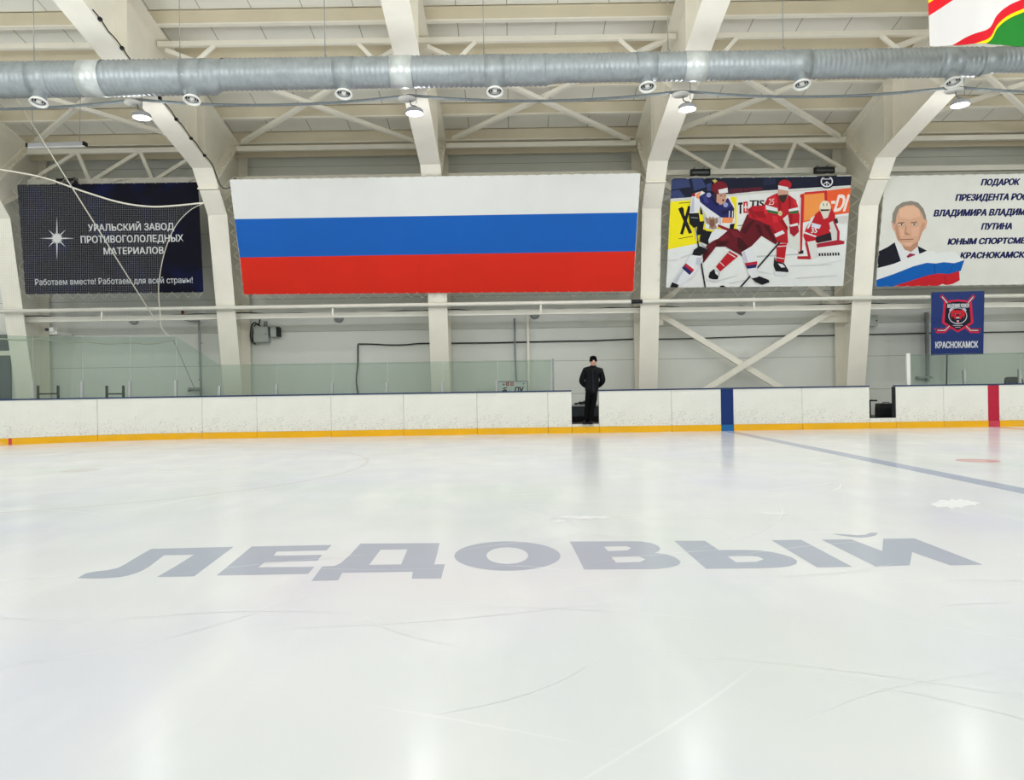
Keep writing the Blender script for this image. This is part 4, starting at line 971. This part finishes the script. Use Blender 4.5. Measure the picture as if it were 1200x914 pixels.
# ------------------------------------------------------------------ lamps and their conduit
LY = 16.6
GLOW = mat('lit_lamp_lens', (255, 255, 255), .4, 0, 0, emit=9.0)
LAMPBODY = mat('grey_lamp_housing', (176, 178, 184), .4, .3, 0)
ll = ['lit round lamp on the frame right of the dark blue banner', 'lit round lamp in front of the middle frame above the flag', 'lit round lamp between the flag and the hockey poster', 'lit round lamp between the hockey poster and the portrait banner']
for x, lb in zip(LAMP_X, ll):
    zr = raf(LY) - .034
    t = thing('high_bay_lamp', lb, 'lamp', (x, LY, 7.25), 'round lamps hung from the frames')
    part(MB().tube([(x+.05, LY-.08, 7.5), (x+.05, LY-.08, raf(LY-.08)-.034)], .008, 6), 'suspension_wire', GREYM, t)
    part(MB().lathe([(0, .0), (.19, .0), (.19, .03), (.12, .06), (0, .065)], (x-.16, LY-.05, 7.60), (0, 0, 1), 20), 'mounting_disc', WPLAST, t)
    part(MB().tube([(x-.1, LY, 7.61), (x-.08, LY, 7.50), (x+.02, LY, 7.46)], .014, 6), 'bracket', GREYM, t)
    part(MB().lathe([(0, .17), (.05, .16), (.06, .12), (.15, .10), (.19, .07), (.20, .0), (.185, -.01)], (x, LY, 7.31), (0, 0, 1), 22), 'housing', LAMPBODY, t)
    part(MB().lathe([(.185, -.005), (.12, -.03), (0, -.036)], (x, LY, 7.31), (0, 0, 1), 22), 'lens', GLOW, t)
    downlight((x, LY, 7.262), ROW_POWER); fill_light((x, LY, 7.06), LAMP_FILL, radius=0.18)   # point light added below the lens to brighten wall and ceiling
cond = thing('cable_conduit', 'grey cable conduit sagging between the round lamps', 'cable', (0, LY, 7.6))
xs = [-14.1] + LAMP_X + [16.0]
for a, b in zip(xs[:-1], xs[1:]):
    pts = [Vector((a+(b-a)*k/14 -.1, LY, 7.712 - .17*(1-(2*k/14-1)**2))) for k in range(15)]
    part(MB().tube(pts, .032, 8), 'conduit_span', mat('grey_conduit', (138, 146, 152), .5, .1, .1, 12), cond)

# hung linear light at left, floodlights on the eave beams
p = P(33, 171, 19.2); q = P(100, 169, 19.2)
t = thing('linear_light', 'grey unlit linear light hanging above the dark blue banner', 'lamp', tuple((p+q)/2))
part(MB().bar(p, q, .14, .09), 'housing', LAMPBODY, t); part(MB().bar(p-Vector((0,.0,.055)), q-Vector((0,0,.055)), .10, .03), 'diffuser', WPLAST, t)
part(MB().bar(p+Vector((-.02,0,0)), p+Vector((.03,0,0)), .16, .1).bar(q+Vector((-.03,0,0)), q+Vector((.02,0,0)), .16, .1), 'end_caps', BLACK, t)
for e, sgn in ((p, .15), (q, -.15)): part(MB().tube([e+Vector((sgn,0,.04)), Vector((e.x+sgn*.6, 19.2, topf(19.2)+.3))], .008, 5), 'hanging_wire', GREYM, t)
for px, py, lb in ((78, 213, 'black floodlight over the dark blue banner'), (820.5, 202, 'black floodlight over the left end of the hockey poster'), (966, 199.5, 'black floodlight over the right end of the hockey poster')):
    c = P(px, py, 21.45); t = thing('floodlight', lb, 'floodlight', tuple(c), 'floodlights on the eave beams')
    part(MB().box(c.x-.28, c.x+.28, c.y-.05, c.y+.08, c.z-.085, c.z+.085), 'housing', BLACK, t)
    part(MB().box(c.x-.24, c.x+.24, c.y-.058, c.y-.05, c.z-.05, c.z+.01), 'glass', mat('floodlight_glass', (92, 98, 100), .2, .2, 0), t)
    for sx in (-.14, .14): part(MB().bar((c.x+sx, c.y+.10, c.z), (c.x+sx, c.y+.10, 7.46), .02, .02).bar((c.x+sx, c.y+.09, 7.45), (c.x+sx, 21.80, 7.45), .02, .02), 'bracket', GREYM, t)

# ------------------------------------------------------------------ net and ropes at left
NOFF = 0.10
def NP(px, py):
    s = s_px(px, py, NOFF); p = bp(s, NOFF); _, v = uv(px, py); return Vector((p.x, p.y, HC - v*p.y/F_PX))
def interp(pts, x):
    for (x0, y0), (x1, y1) in zip(pts[:-1], pts[1:]):
        if x0 <= x <= x1: return y0+(y1-y0)*(x-x0)/(x1-x0)
    return pts[0][1] if x < pts[0][0] else pts[-1][1]
top_edge = smooth([(-30, 194), (0, 198.5), (50, 208), (100, 225), (140, 237), (175, 242), (205, 241), (240, 237.5)], 8)
right_edge = smooth([(240, 237.5), (222, 247), (205, 266), (193, 295), (187, 325), (186, 345), (188, 370), (190, 385), (203, 398)], 6)
bot_edge = smooth([(-30, 397), (0, 397), (20, 398.5), (39, 398), (45, 397), (70, 400), (97, 401), (99, 400), (125, 403), (152, 401.5), (175, 403), (203, 398)], 6)
net = thing('safety_net', 'white rope-edged safety net hanging over the glass at the rink corner', 'net', tuple(NP(60, 400)))
part(MB().tube([NP(*p) for p in top_edge], .022, 7), 'top_rope', mat('white_rope', (226, 222, 208), .7, 0, 0), net)
part(MB().tube([NP(*p) for p in right_edge], .010, 6), 'edge_rope', CORD, net)
part(MB().tube([NP(*p) for p in bot_edge], .019, 6), 'bottom_rope', mat('white_rope', (226, 222, 208)), net)
part(MB().tube([NP(203, 398), NP(228, 455)], .006, 5), 'tie_line', DARK, net)
mb = MB()
def right_x(y): return interp(sorted([(b, a) for a, b in right_edge], key=lambda q: q[0]), y)
STEP = 2.25
x = -14.0
while x < 238:                                        # verticals
    y0 = interp(top_edge, x); y1 = interp(bot_edge, min(x, 203))
    if x > 186:                                       # cut by the scooped right edge
        ys = [y for (xx, y) in right_edge if xx <= x]
        cand = [ (a, b) for a, b in zip(right_edge[:-1], right_edge[1:]) if min(a[0], b[0]) <= x <= max(a[0], b[0])]
        hit = sorted(a[1]+(b[1]-a[1])*((x-a[0])/(b[0]-a[0]) if abs(b[0]-a[0]) > 1e-6 else 0) for a, b in cand)
        if hit:
            mb.tube([NP(x, y0), NP(x, min(hit))], .0012, 3, caps=False, smooth=False)
            if len(hit) > 1 and x < 203: mb.tube([NP(x, max(hit)), NP(x, max(max(hit)+.5, y1))], .0012, 3, caps=False, smooth=False)
    else:
        mb.tube([NP(x, y0), NP(x+.6, (y0+y1)/2), NP(x, y1)], .0012, 3, caps=False, smooth=False)
    x += STEP
y = 198.0
while y < 404:                                        # horizontals
    xl = -14.0; xr = right_x(max(237.5, y)) if y <= 398 else 203
    if y < 242:                                       # above the dip of the top rope
        xs_ = [xx for xx, yy in top_edge if yy <= y]; xr = max([xx for xx in xs_ if xx < 180] or [xl]); 
    if y > 396: xr = min(xr, 200)
    if xr - xl > 3:
        m = 8; mb.tube([NP(xl+(xr-xl)*k/m, y+.5*math.sin(k*1.3)) for k in range(m+1)], .0012, 3, caps=False, smooth=False)
    y += STEP
net_m = part(mb, 'mesh', mat('net_twine', (176, 178, 176), .8, 0, 0), net)
ra, rb = P(0, 85, 17.0), P(183, 377, 19.35); rt_ = ra + (ra-rb)*((roof_z(16.4)-.02-ra.z)/(ra.z-rb.z))
rope = MB().tube([rt_, ra, rb], .014, 6)
solo(rope, 'guy_rope', CORD, 'pale rope running diagonally down across the dark blue banner', 'rope')

# ------------------------------------------------------------------ wall fittings
WY = WALL_Y - 0.01
# drain pipe with valves
def W_(px, py, Y=22.55): return P(px, py, Y)
t = thing('drain_pipe', 'thin grey pipe with bent foot and valve left of the flag column', 'pipe', tuple(Vector((W_(234, 455).x, 22.55, FLOOR_Z))))
a = [W_(215, 374), W_(222, 375.5), W_(231, 376), W_(233, 380), W_(235, 440), W_(235.5, 454)]; base = a[-1].copy(); base.z = FLOOR_Z
part(MB().tube(smooth([tuple(v) for v in a], 4)+[tuple(base)], .035, 8), 'pipe_run', GREYM, t)
part(MB().tube([W_(221, 456.5), W_(236, 456)], .05, 8).lathe([(.07, -.03), (.07, .03)], W_(222, 456.5), (1, 0, 0), 10).lathe([(.06, -.03), (.06, .03)], W_(228, 455.5), (0, 0, 1), 10), 'valve', GREYM, t)
part(MB().tube([W_(214, 364), W_(214, 373)], .045, 8), 'rusty_clamp', mat('rusty_steel', (122, 62, 44), .7, 0, .1, 9), t)
for py in (402, 425, 445): part(MB().lathe([(.05, -.02), (.05, .02)], W_(234.5, py), (0, 0, 1), 10), 'collar', GREYM, t)
# electrical boxes
BOXM = mat('grey_electrical_box', (172, 178, 174), .5, .1, .04)
p, q = P(297.5, 401, 22.5), P(314, 382.5, 22.5)
t = thing('electrical_box', 'larger grey electrical box with dark cable loops on the wall', 'electrical box', (p.x, 22.6, p.z))
part(MB().box(p.x, q.x, 22.48, WY, p.z, q.z), 'housing', BOXM, t); part(MB().box(p.x+.02, q.x-.02, 22.468, 22.48, p.z+.02, q.z-.02), 'lid', BOXM, t)
part(MB().lathe([(0, .02), (.015, .02), (.015, 0)], (q.x-.06, 22.468, (p.z+q.z)/2), (0, -1, 0), 8), 'lock', BLACK, t)
for dx, r0 in ((.30, .03), (.36, .03)):
    x = p.x+dx; part(MB().tube([(x, 22.6, q.z), (x, 22.6, 3.33)], .024, 7), 'conduit', GREYM, t)
lp = [P(297, 402, 22.55), P(293.5, 395, 22.5), P(295, 382, 22.5), P(299, 378, 22.5), P(303, 381, 22.5), P(304, 372, 22.55), P(296, 371.5, 22.6), P(285, 371.5, 22.3)]
part(MB().tube(smooth([tuple(v) for v in lp], 5), .022, 6), 'cable', CABLE, t); lp2 = [v+Vector((.05, .03, -.04)) for v in lp[:5]]; part(MB().tube(smooth([tuple(v) for v in lp2], 5), .02, 6), 'cable', CABLE, t)
p, q = P(317, 394.5, 22.5), P(326.5, 382, 22.5)
t = thing('electrical_box', 'smaller grey and black switch box right of the larger electrical box', 'electrical box', (p.x, 22.6, p.z))
part(MB().box(p.x, q.x-.08, 22.5, WY, p.z, q.z), 'housing', BOXM, t); part(MB().box(q.x-.08, q.x, 22.5, WY, p.z, q.z-.03), 'side_panel', BLACK, t); part(MB().tube([(p.x-.07, 22.6, (p.z+q.z)/2), (p.x, 22.6, (p.z+q.z)/2)], .025, 7), 'conduit', GREYM, t)
p, q = P(1019.5, 382, 22.5), P(1028.5, 369, 22.5)
t = thing('electrical_box', 'small grey box on the wall right of the hockey poster column', 'electrical box', (p.x, 22.6, p.z))
part(MB().box(p.x, q.x, 22.5, WY, p.z, q.z), 'housing', BOXM, t); part(MB().lathe([(0, .02), (.02, .02), (.02, 0)], (q.x-.04, 22.5, (p.z+q.z)/2), (0, -1, 0), 8), 'knob', BLACK, t)
# small wall vents under the rail
for px, py, lb in ((157, 375, 'small round grey wall fitting below the dark blue banner'), (397, 372.5, 'small round grey wall fitting below the left part of the flag'), (626.5, 368.5, 'small round grey wall fitting below the right part of the flag'), (868.5, 363.5, 'small round grey wall fitting below the hockey poster')):
    c = P(px, py, WY); tag(MB().lathe([(.0, .07), (.06, .07), (.10, .045), (.14, .04), (.15, 0)], (0, 0, 0), (0, -1, 0), 18).build('wall_fitting', GREYM), lb, 'wall fitting', 'round wall fittings under the rail').location = c
# dark cables on the wall
wc_ = [P(419.5, 462, 22.7), P(417.5, 445, 22.7), P(419.5, 425, 22.7), P(419.5, 405, 22.7), P(423, 403.2, 22.7), P(440, 403.4, 22.7), P(455, 404.2, 22.7), P(475, 404.0, 22.7), P(490, 402.6, 22.7), P(520, 402.2, 22.7), P(580, 401.6, 22.7), P(650, 400.0, 22.7), P(690, 399.4, 22.7), P(715, 398.4, 22.7), P(742, 397.3, 22.7)]
solo(MB().tube(smooth([tuple(v) for v in wc_], 4), .02, 6), 'wall_cable', CABLE, 'dark cable bent down the wall below the middle of the flag', 'cable')
wc_ = [P(745, 397.5, 22.7), P(800, 397.0, 22.7), P(850, 395.4, 22.7), P(900, 394.0, 22.7), P(960, 393.3, 22.7), P(1050, 391.2, 22.7), P(1110, 390, 22.7), P(1230, 388.4, 22.7)]
solo(MB().tube(smooth([tuple(v) for v in wc_], 4), .018, 6), 'wall_cable', CABLE, 'thin dark cable crossing the wall behind the X brace', 'cable')
x = P(603.5, 420, 22.6).x
solo(MB().tube([(x, 22.62, 3.3), (x, 22.62, 2.2), (x+.03, 22.62, 1.3), (x+.03, 22.62, FLOOR_Z)], .03, 7), 'wall_conduit', mat('grey_conduit', (138, 146, 152)), 'dark grey conduit running down the wall to the notice board', 'conduit')
x = P(619, 410, 22.6).x
solo(MB().box(x-.035, x+.035, 22.58, WY, FLOOR_Z, 3.35), 'wall_duct_strip', STEEL, 'pale square conduit on the wall just right of the dark conduit', 'conduit')
x = P(1088, 420, 22.6).x
solo(MB().box(x-.03, x+.03, 22.6, WY, 1.2, 3.3).box(x-.33, x+.1, 22.58, WY, 1.30, 1.36), 'wall_duct_strip', GREYM, 'pale conduit with foot plate on the wall left of the club banner', 'conduit')
x = P(1109.5, 430, 22.6).x
solo(MB().tube([(x+.05, 22.62, 2.6), (x+.02, 22.62, 2.0), (x-.03, 22.62, FLOOR_Z)], .025, 6), 'wall_cable', CABLE, 'dark cable hanging on the wall below the club banner', 'cable')
# camera-like fitting left
c = P(60, 386.5, 21.9)
t = thing('wall_camera', 'small white camera on bracket behind the net at left column', 'camera', tuple(c))
part(MB().box(c.x-.12, c.x+.12, c.y-.1, c.y+.1, c.z-.05, c.z+.06), 'housing', WPLAST, t); part(MB().lathe([(.05, 0), (.05, .05), (0, .05)], (c.x-.05, c.y-.1, c.z), (0, -1, 0), 12), 'lens', BLACK, t); part(MB().box(c.x-.04, c.x+.18, c.y-.02, 22.60, c.z-.13, c.z-.05), 'bracket', WPLAST, t)

# ------------------------------------------------------------------ behind the boards
# notice board
p, q = P(584, 462, 22.3), P(617.5, 447.3, 22.3)
t = thing('notice_board', 'white notice board with red squares and black letters standing by the wall', 'notice board', ((p.x+q.x)/2, 22.35, FLOOR_Z))
zt = q.z; Y0 = 22.30
part(MB().box(p.x, q.x, Y0, Y0+.03, .55, zt), 'panel', mat('notice_white', (206, 212, 210), .4, 0, .02), t)
part(MB().box(p.x-.03, p.x, Y0-.01, Y0+.04, FLOOR_Z, zt+.02).box(q.x, q.x+.03, Y0-.01, Y0+.04, FLOOR_Z, zt+.02).box(p.x-.03, q.x+.03, Y0-.01, Y0+.04, zt, zt+.03), 'frame', GREYM, t)
class Flat: pass
pn = Plane((600, 440), Y0-.003, (600, 470), Y0-.003); pr = Print(pn); R3 = (176, 44, 50)
V = lambda *q: [(560+x/10, 420+y/10) for x, y in q]
pr.poly(V((328,280),(365,278),(365,320),(328,322)), R3); pr.poly(V((385,280),(420,278),(420,318),(385,320)), R3); pr.poly(V((342,290),(352,290),(352,312),(342,312)), (222, 210, 210)); pr.line(*V((392,292),(416,291)), .6, (222, 210, 210)); pr.line(*V((392,305),(416,304)), .6, (222, 210, 210))
pr.line(*V((302,290),(302,320)), .9, (40, 110, 80)); pr.line(*V((288,305),(316,305)), .9, (40, 110, 80))
pr.line(*V((290,355),(340,340)), 1.0, BLK); pr.line(*V((285,378),(340,374)), 1.6, BLK); pr.line(*V((310,345),(322,380)), .8, BLK)
pr.text('ПУ', 602.6, 612.8, 461.5, 453.6, BLK, 0.05, .15); pr.line(*V((380,280),(380,378)), .3, (150, 156, 156)); pr.line(*V((525,300),(545,292)), .9, (70, 74, 76))
o = pr.mb.build('print', pr.mats, t); o.location = Vector((0, pn.o.y, pn.o.z)) - t.location
# black uprights frames
for xs_, lb in (((44.5, 68), 'black metal H-shaped stand, the left of two behind the corner glass'), ((125, 144.5), 'black metal H-shaped stand, the right of two behind the corner glass')):
    Y = 20.4; a, b = P(xs_[0], 452, Y), P(xs_[1], 452, Y); m_ = P(sum(xs_)/2, 461.5, Y)
    t = thing('metal_stand', lb, 'stand', ((a.x+b.x)/2, Y, FLOOR_Z), 'black stands behind the corner glass')
    for e in (a, b):
        part(MB().bar((e.x, Y, FLOOR_Z), (e.x, Y, a.z), .05, .05).box(e.x-.03, e.x+.03, Y-.25, Y+.25, FLOOR_Z, FLOOR_Z+.04), 'upright', BLACK, t)
    part(MB().bar((a.x, Y, m_.z), (b.x, Y, m_.z), .035, .04), 'cross_bar', BLACK, t); part(MB().bar((a.x, Y, .6), (b.x, Y, .6), .035, .04), 'cross_bar', BLACK, t)
# players' bench behind the man
bx0, bx1, by = 1.45, 3.4, 20.9
t = thing('players_bench', 'long dark grey bench seen through the gate behind the man', 'bench', ((bx0+bx1)/2, by, FLOOR_Z))
part(MB().box(bx0, bx1, by, by+.42, .66, .70), 'seat', mat('grey_bench_top', (150, 154, 152), .5), t)
part(MB().box(bx0, bx1, by+.02, by+.05, .38, .66), 'front_panel', mat('slate_panel', (52, 60, 66), .5), t)
for x in (bx0+.05, (bx0+bx1)/2, bx1-.05): part(MB().box(x-.03, x+.03, by+.05, by+.40, FLOOR_Z, .66), 'leg', BLACK, t)
part(MB().box(bx0, bx1, by+.06, by+.09, FLOOR_Z, .38), 'recess_shade', BLACK, t)  # black sheet paints the dark of the recess under the bench
c = P(681, 472.5, by+.15); t = thing('hockey_glove', 'small black glove lying on the bench behind the man', 'glove', (c.x, by+.15, .70))
mb = MB().ell((c.x, by+.15, .752), .10, .07, .045)
for k in range(4): mb.ell((c.x-.14, by+.10+k*.03, .735), .06, .016, .028)
part(mb, 'palm', BLACK, t); part(MB().lathe([(.05, 0), (.062, .1), (.055, .12)], (c.x+.06, by+.15, .765), (1, 0, 0), 12), 'cuff', DARK, t)
# bag in the second gate
c0, c1 = P(1029, 490, 20.7), P(1048.5, 472.5, 20.7)
t = thing('equipment_bag', 'black bag standing in the empty gate', 'bag', ((c0.x+c1.x)/2, 20.7, FLOOR_Z))
hx = (c1.x-c0.x)/2
me_ = MB(); mx_ = (c0.x+c1.x)/2; prof = [(1.0, .0), (1.04, .08), (1.02, .25), (.97, .40), (.88, c1.z-FLOOR_Z-.02), (.6, c1.z-FLOOR_Z)]
vs = []; fs = []; n_ = 20
for sc_, h in prof:
    for k in range(n_):
        a = 2*math.pi*k/n_; ex = math.copysign(abs(math.cos(a))**.4, math.cos(a)); ey = math.copysign(abs(math.sin(a))**.4, math.sin(a)); vs.append((mx_+hx*sc_*ex, 20.75+.2*sc_*ey, FLOOR_Z+h))
fs = [(i*n_+k, i*n_+(k+1)%n_, (i+1)*n_+(k+1)%n_, (i+1)*n_+k) for i in range(len(prof)-1) for k in range(n_)]+[tuple((len(prof)-1)*n_+k for k in range(n_))]
part(me_.add(vs, fs, 0, True), 'body', BLACK, t)
zt_ = c1.z; part(MB().tube([(mx_-.1, 20.72, zt_-.01), (mx_-.08, 20.72, zt_+.03), (mx_+.08, 20.72, zt_+.03), (mx_+.1, 20.72, zt_-.01)], .012, 6), 'handle', DARK, t)
part(MB().box(mx_-hx*.8, mx_+hx*.8, 20.545, 20.552, .36, .372), 'zipper', DARK, t)
solo(MB().box(P(1019.5,468,21.2).x-.3, P(1027,468,21.2).x, 21.15, 21.55, P(1022,468.6,21.2).z-.04, P(1022,468.6,21.2).z).box(P(1019.5,468,21.2).x-.28, P(1019.5,468,21.2).x-.24, 21.2, 21.5, FLOOR_Z, P(1022,468.6,21.2).z-.04).box(P(1019.5,468,21.2).x-.02, P(1019.5,468,21.2).x+.02, 21.2, 21.5, FLOOR_Z, P(1022,468.6,21.2).z-.04), 'side_table', DARK, 'dark table edge seen through the empty gate', 'table')
# black chair behind right glass
def chair(px, pyt, Y, lb):
    c = P(px, pyt, Y); x = c.x; zt = c.z; t = thing('black_chair', lb, 'chair', (x, Y, FLOOR_Z))
    vs = []; n_ = 24
    for yy in (0, .06):
        for k in range(n_):
            a = 2*math.pi*k/n_; vs.append((x+.25*math.copysign(abs(math.cos(a))**.35, math.cos(a)), Y+yy-.02*math.cos(a)**2, zt-.24+.24*math.copysign(abs(math.sin(a))**.45, math.sin(a))))
    fs = [tuple(range(n_)), tuple(reversed(range(n_, 2*n_)))]+[(k, n_+k, n_+(k+1)%n_, (k+1)%n_) for k in range(n_)]
    part(MB().add(vs, fs), 'backrest', BLACK, t)
    part(MB().box(x-.24, x+.24, Y-.02-.0, Y+.46, .64, .70), 'seat', BLACK, t)
    for sx in (-.2, .2):
        part(MB().tube([(x+sx, Y+.03, zt-.3), (x+sx, Y+.03, FLOOR_Z)], .014, 6), 'leg', DARK, t); part(MB().tube([(x+sx, Y+.42, .65), (x+sx, Y+.44, FLOOR_Z)], .014, 6), 'leg', DARK, t)
chair(1188, 441.5, 21.0, 'black padded chair behind the glass near the red band')

# ------------------------------------------------------------------ the standing man
def skin_mesh(verts, edges, radii, sub=2, root=0):
    me = bpy.data.meshes.new('skin_source'); me.from_pydata(verts, edges, []); o = bpy.data.objects.new('skin_source', me); COL.objects.link(o)
    mod = o.modifiers.new('s', 'SKIN'); mod.use_smooth_shade = True
    sv = me.skin_vertices[0].data
    for i, r in enumerate(radii):
        sv[i].radius = r if isinstance(r, tuple) else (r, r)
        sv[i].use_root = (i == root)
    m2 = o.modifiers.new('d', 'SUBSURF'); m2.levels = sub; m2.render_levels = sub
    bpy.context.view_layer.update(); dg = bpy.context.evaluated_depsgraph_get(); r = bpy.data.meshes.new_from_object(o.evaluated_get(dg))
    mb = MB().add([tuple(v.co) for v in r.vertices], [tuple(p.vertices) for p in r.polygons], 0, True)
    bpy.data.objects.remove(o); return mb
def chain_mesh(chains, sub=2):
    """chains: lists of (point, radius); a chain's first point may be an index tuple ('j', chain, k) to join"""
    verts, edges, radii, idx = [], [], [], []
    for ch in chains:
        ids = []
        for it in ch:
            if it[0] == 'j': ids.append(idx[it[1]][it[2]]); continue
            verts.append(it[0]); radii.append(it[1]); ids.append(len(verts)-1)
        edges += list(zip(ids[:-1], ids[1:])); idx.append(ids)
    return skin_mesh(verts, edges, radii, sub)
MX, MY = 2.09, 19.71
man = thing('person', 'person in black jacket, black trousers and dark knit cap standing in the open gate', 'person', (MX, MY, FLOOR_Z+.012))
SKN = mat('skin', (206, 158, 136), .55, 0, .03, 20)
JK = mat('black_padded_jacket', (11, 12, 18), .7, 0, .08, 20, spec=.2); TR = mat('black_trousers', (10, 11, 14), .85, 0, .05, 20, spec=.1)
CAPK = mat('black_knit_cap', (17, 17, 21), .95, 0, .1, 60, spec=.05); SHOE = mat('dark_shoes', (20, 21, 28), .5, 0, .05, 20)
# joints: x right, y away from the rink, z up
pel = (0.0, .02, .93); chest = (.02, .02, 1.24); nb = (.04, .01, 1.45); nk = (.05, .0, 1.53)
hipL, kneeL, ankL = (-.085, .02, .90), (-.115, -.02, .49), (-.155, -.01, .09)
hipR, kneeR, ankR = (.085, .02, .90), (.03, -.03, .49), (-.055, -.03, .09)
shL, elL, wrL = (-.155, .02, 1.40), (-.262, .09, 1.12), (-.10, .18, .96)
shR, elR, wrR = (.235, .02, 1.39), (.315, .09, 1.12), (.15, .18, .96)
body = chain_mesh([
 [(pel, (.10, .075)), (chest, (.10, .07)), (nb, (.065, .055)), (nk, (.052, .055)), ((.05, -.01, 1.60), (.055, .06))],
 [('j', 0, 0), (hipL, .07), (kneeL, .045), (ankL, .034), ((-.175, -.11, .05), .024)],
 [('j', 0, 0), (hipR, .07), (kneeR, .045), (ankR, .034), ((-.055, -.12, .05), .024)],
 [('j', 0, 2), (shL, .045), (elL, .036), (wrL, .030), ((-.04, .21, .93), .028)],
 [('j', 0, 2), (shR, .045), (elR, .036), (wrR, .030), ((.09, .21, .93), .028)]])
# fingers and thumbs, hands clasped behind the back
for hx, sg in ((-.04, 1), (.09, -1)):
    for k, ln_ in enumerate((.066, .074, .070, .056)):
        z0 = .955 - k*.018; mb = chain_mesh([[((hx-.012*sg, .212, z0), .009), ((hx+sg*ln_*.5, .226, z0-.008), .0085), ((hx+sg*ln_*.85, .216, z0-.018), .008), ((hx+sg*ln_, .200, z0-.024), .007)]], 1)
        body.add(mb.v, mb.f, 0, True)
    mb = chain_mesh([[((hx-sg*.02, .205, .955), .011), ((hx-sg*.002, .222, .985), .010), ((hx+sg*.025, .226, .998), .008)]], 1); body.add(mb.v, mb.f, 0, True)
# head
hc = Vector((.052, -.02, 1.625)); vs = []; fs = []; n_, m_ = 24, 16
for i in range(m_+1):
    th = math.pi*i/m_
    for k in range(n_):
        ph = 2*math.pi*k/n_; x = math.sin(th)*math.cos(ph); y = math.sin(th)*math.sin(ph); z = math.cos(th)
        rx, ry, rz = .076, .097, .118
        if z < 0: rx *= 1-.28*(-z)**1.5; 
        f = max(0, -y)
        px_, py_, pz_ = rx*x, ry*y, rz*z
        if f > .3:
            py_ -= .022*math.exp(-((x/.16)**2+((z+.16)/.18)**2))            # nose
            py_ += .010*(math.exp(-(((x-.36)/.16)**2+((z-.06)/.12)**2))+math.exp(-(((x+.36)/.16)**2+((z-.06)/.12)**2)))  # sockets
            py_ -= .008*math.exp(-((x/.3)**2+((z+.52)/.08)**2)); py_ -= .010*math.exp(-((x/.3)**2+((z+.82)/.12)**2))       # lips, chin
        vs.append((hc.x+px_, hc.y+py_, hc.z+pz_))
for i in range(m_):
    for k in range(n_): fs.append((i*n_+k, (i+1)*n_+k, (i+1)*n_+(k+1)%n_, i*n_+(k+1)%n_))
body.add(vs, fs, 0, True)
for sx in (-1, 1): body.ell((hc.x+sx*.077, hc.y+.012, hc.z-.012), .012, .022, .034)
body.build('body', SKN, man)
eyes = MB()
for sx in (-1, 1): eyes.ell((hc.x+sx*.028, hc.y-.080, hc.z+.008), .012, .009, .008)
eyes.build('eyes', mat('dark_eyes', (60, 48, 44), .3, 0, 0), man)
MB().ell((hc.x, hc.y-.079, hc.z-.064), .024, .012, .005).build('mouth', mat('lips', (150, 92, 84), .5, 0, 0), man)
# clothing
jk = chain_mesh([
 [((.0, .02, .78), (.180, .150)), ((.0, .02, .90), (.190, .150)), ((.015, .02, 1.10), (.205, .150)), ((.025, .02, 1.28), (.20, .145)), ((.04, .01, 1.43), (.125, .10)), ((.05, .0, 1.515), (.074, .076))],
 [('j', 0, 4), (shL, .095), (elL, .088), ((-.15, .16, 1.0), .066), ((-.105, .178, .965), .05)],
 [('j', 0, 4), (shR, .095), (elR, .088), ((.20, .16, 1.0), .066), ((.155, .178, .965), .05)]])
jko = jk.build('jacket', JK, man)
MB().lathe([(.070, 0), (.082, .01), (.080, .055), (.068, .06)], (.05, .0, 1.475), (0, -.08, 1), 20).build('collar', JK, jko)
MB().box(.02, .034, -.132, -.120, .80, 1.40).build('zip_flap', mat('jacket_zip', (34, 36, 46), .5, 0, 0), jko)
tr = chain_mesh([
 [((.0, .02, .96), (.150, .115)), ((.0, .02, .86), (.150, .115))],
 [('j', 0, 1), ((-.085, .015, .78), .098), (kneeL, .078), ((-.145, -.01, .25), .074), ((-.155, -.02, .07), .076)],
 [('j', 0, 1), ((.075, .015, .78), .098), (kneeR, .078), ((-.03, -.03, .25), .074), ((-.055, -.04, .07), .076)]])
tr.build('trousers', TR, man)
cap = MB(); cap.lathe([(.094, -.012), (.099, 0), (.1, .045), (.094, .05), (.095, .075), (.082, .118), (.055, .142), (.02, .15), (0, .151)], (hc.x, hc.y+.008, hc.z+.012), (0, .10, 1), 24); cap.build('knit_cap', CAPK, man)
for ax_, ay_, yaw in ((-.165, -.01, .35), (-.055, -.03, 0.0)):
    M = Matrix.Translation((ax_, ay_, 0)) @ Matrix.Rotation(-yaw, 4, 'Z')
    sh = MB(); ring = []; prof = [(-.215, .03, .02, .03), (-.20, .045, .02, .05), (-.14, .052, .02, .07), (-.06, .050, .02, .10), (.0, .046, .02, .13), (.06, .045, .02, .12), (.085, .03, .02, .08)]
    vs = []; nn_ = 12
    for y, w, z0, h in prof:
        for k in range(nn_):
            a = 2*math.pi*k/nn_; vs.append(M @ Vector((w*math.cos(a), y, max(0.012, z0+h*.5+h*.5*math.sin(a)-.01))))
    fs = [(i*nn_+k, i*nn_+(k+1)%nn_, (i+1)*nn_+(k+1)%nn_, (i+1)*nn_+k) for i in range(len(prof)-1) for k in range(nn_)]+[tuple(reversed(range(nn_))), tuple((len(prof)-1)*nn_+k for k in range(nn_))]
    sho = sh.add(vs, fs, 0, True).build('shoe', SHOE, man)
    so = MB(); so.prism_z([tuple((M @ Vector((w*1.08*s_, y, 0)))[:2]) for s_, lst in ((1, prof), (-1, prof[::-1])) for y, w, _, _ in lst], 0.0, .022); so.build('sole', BLACK, sho)
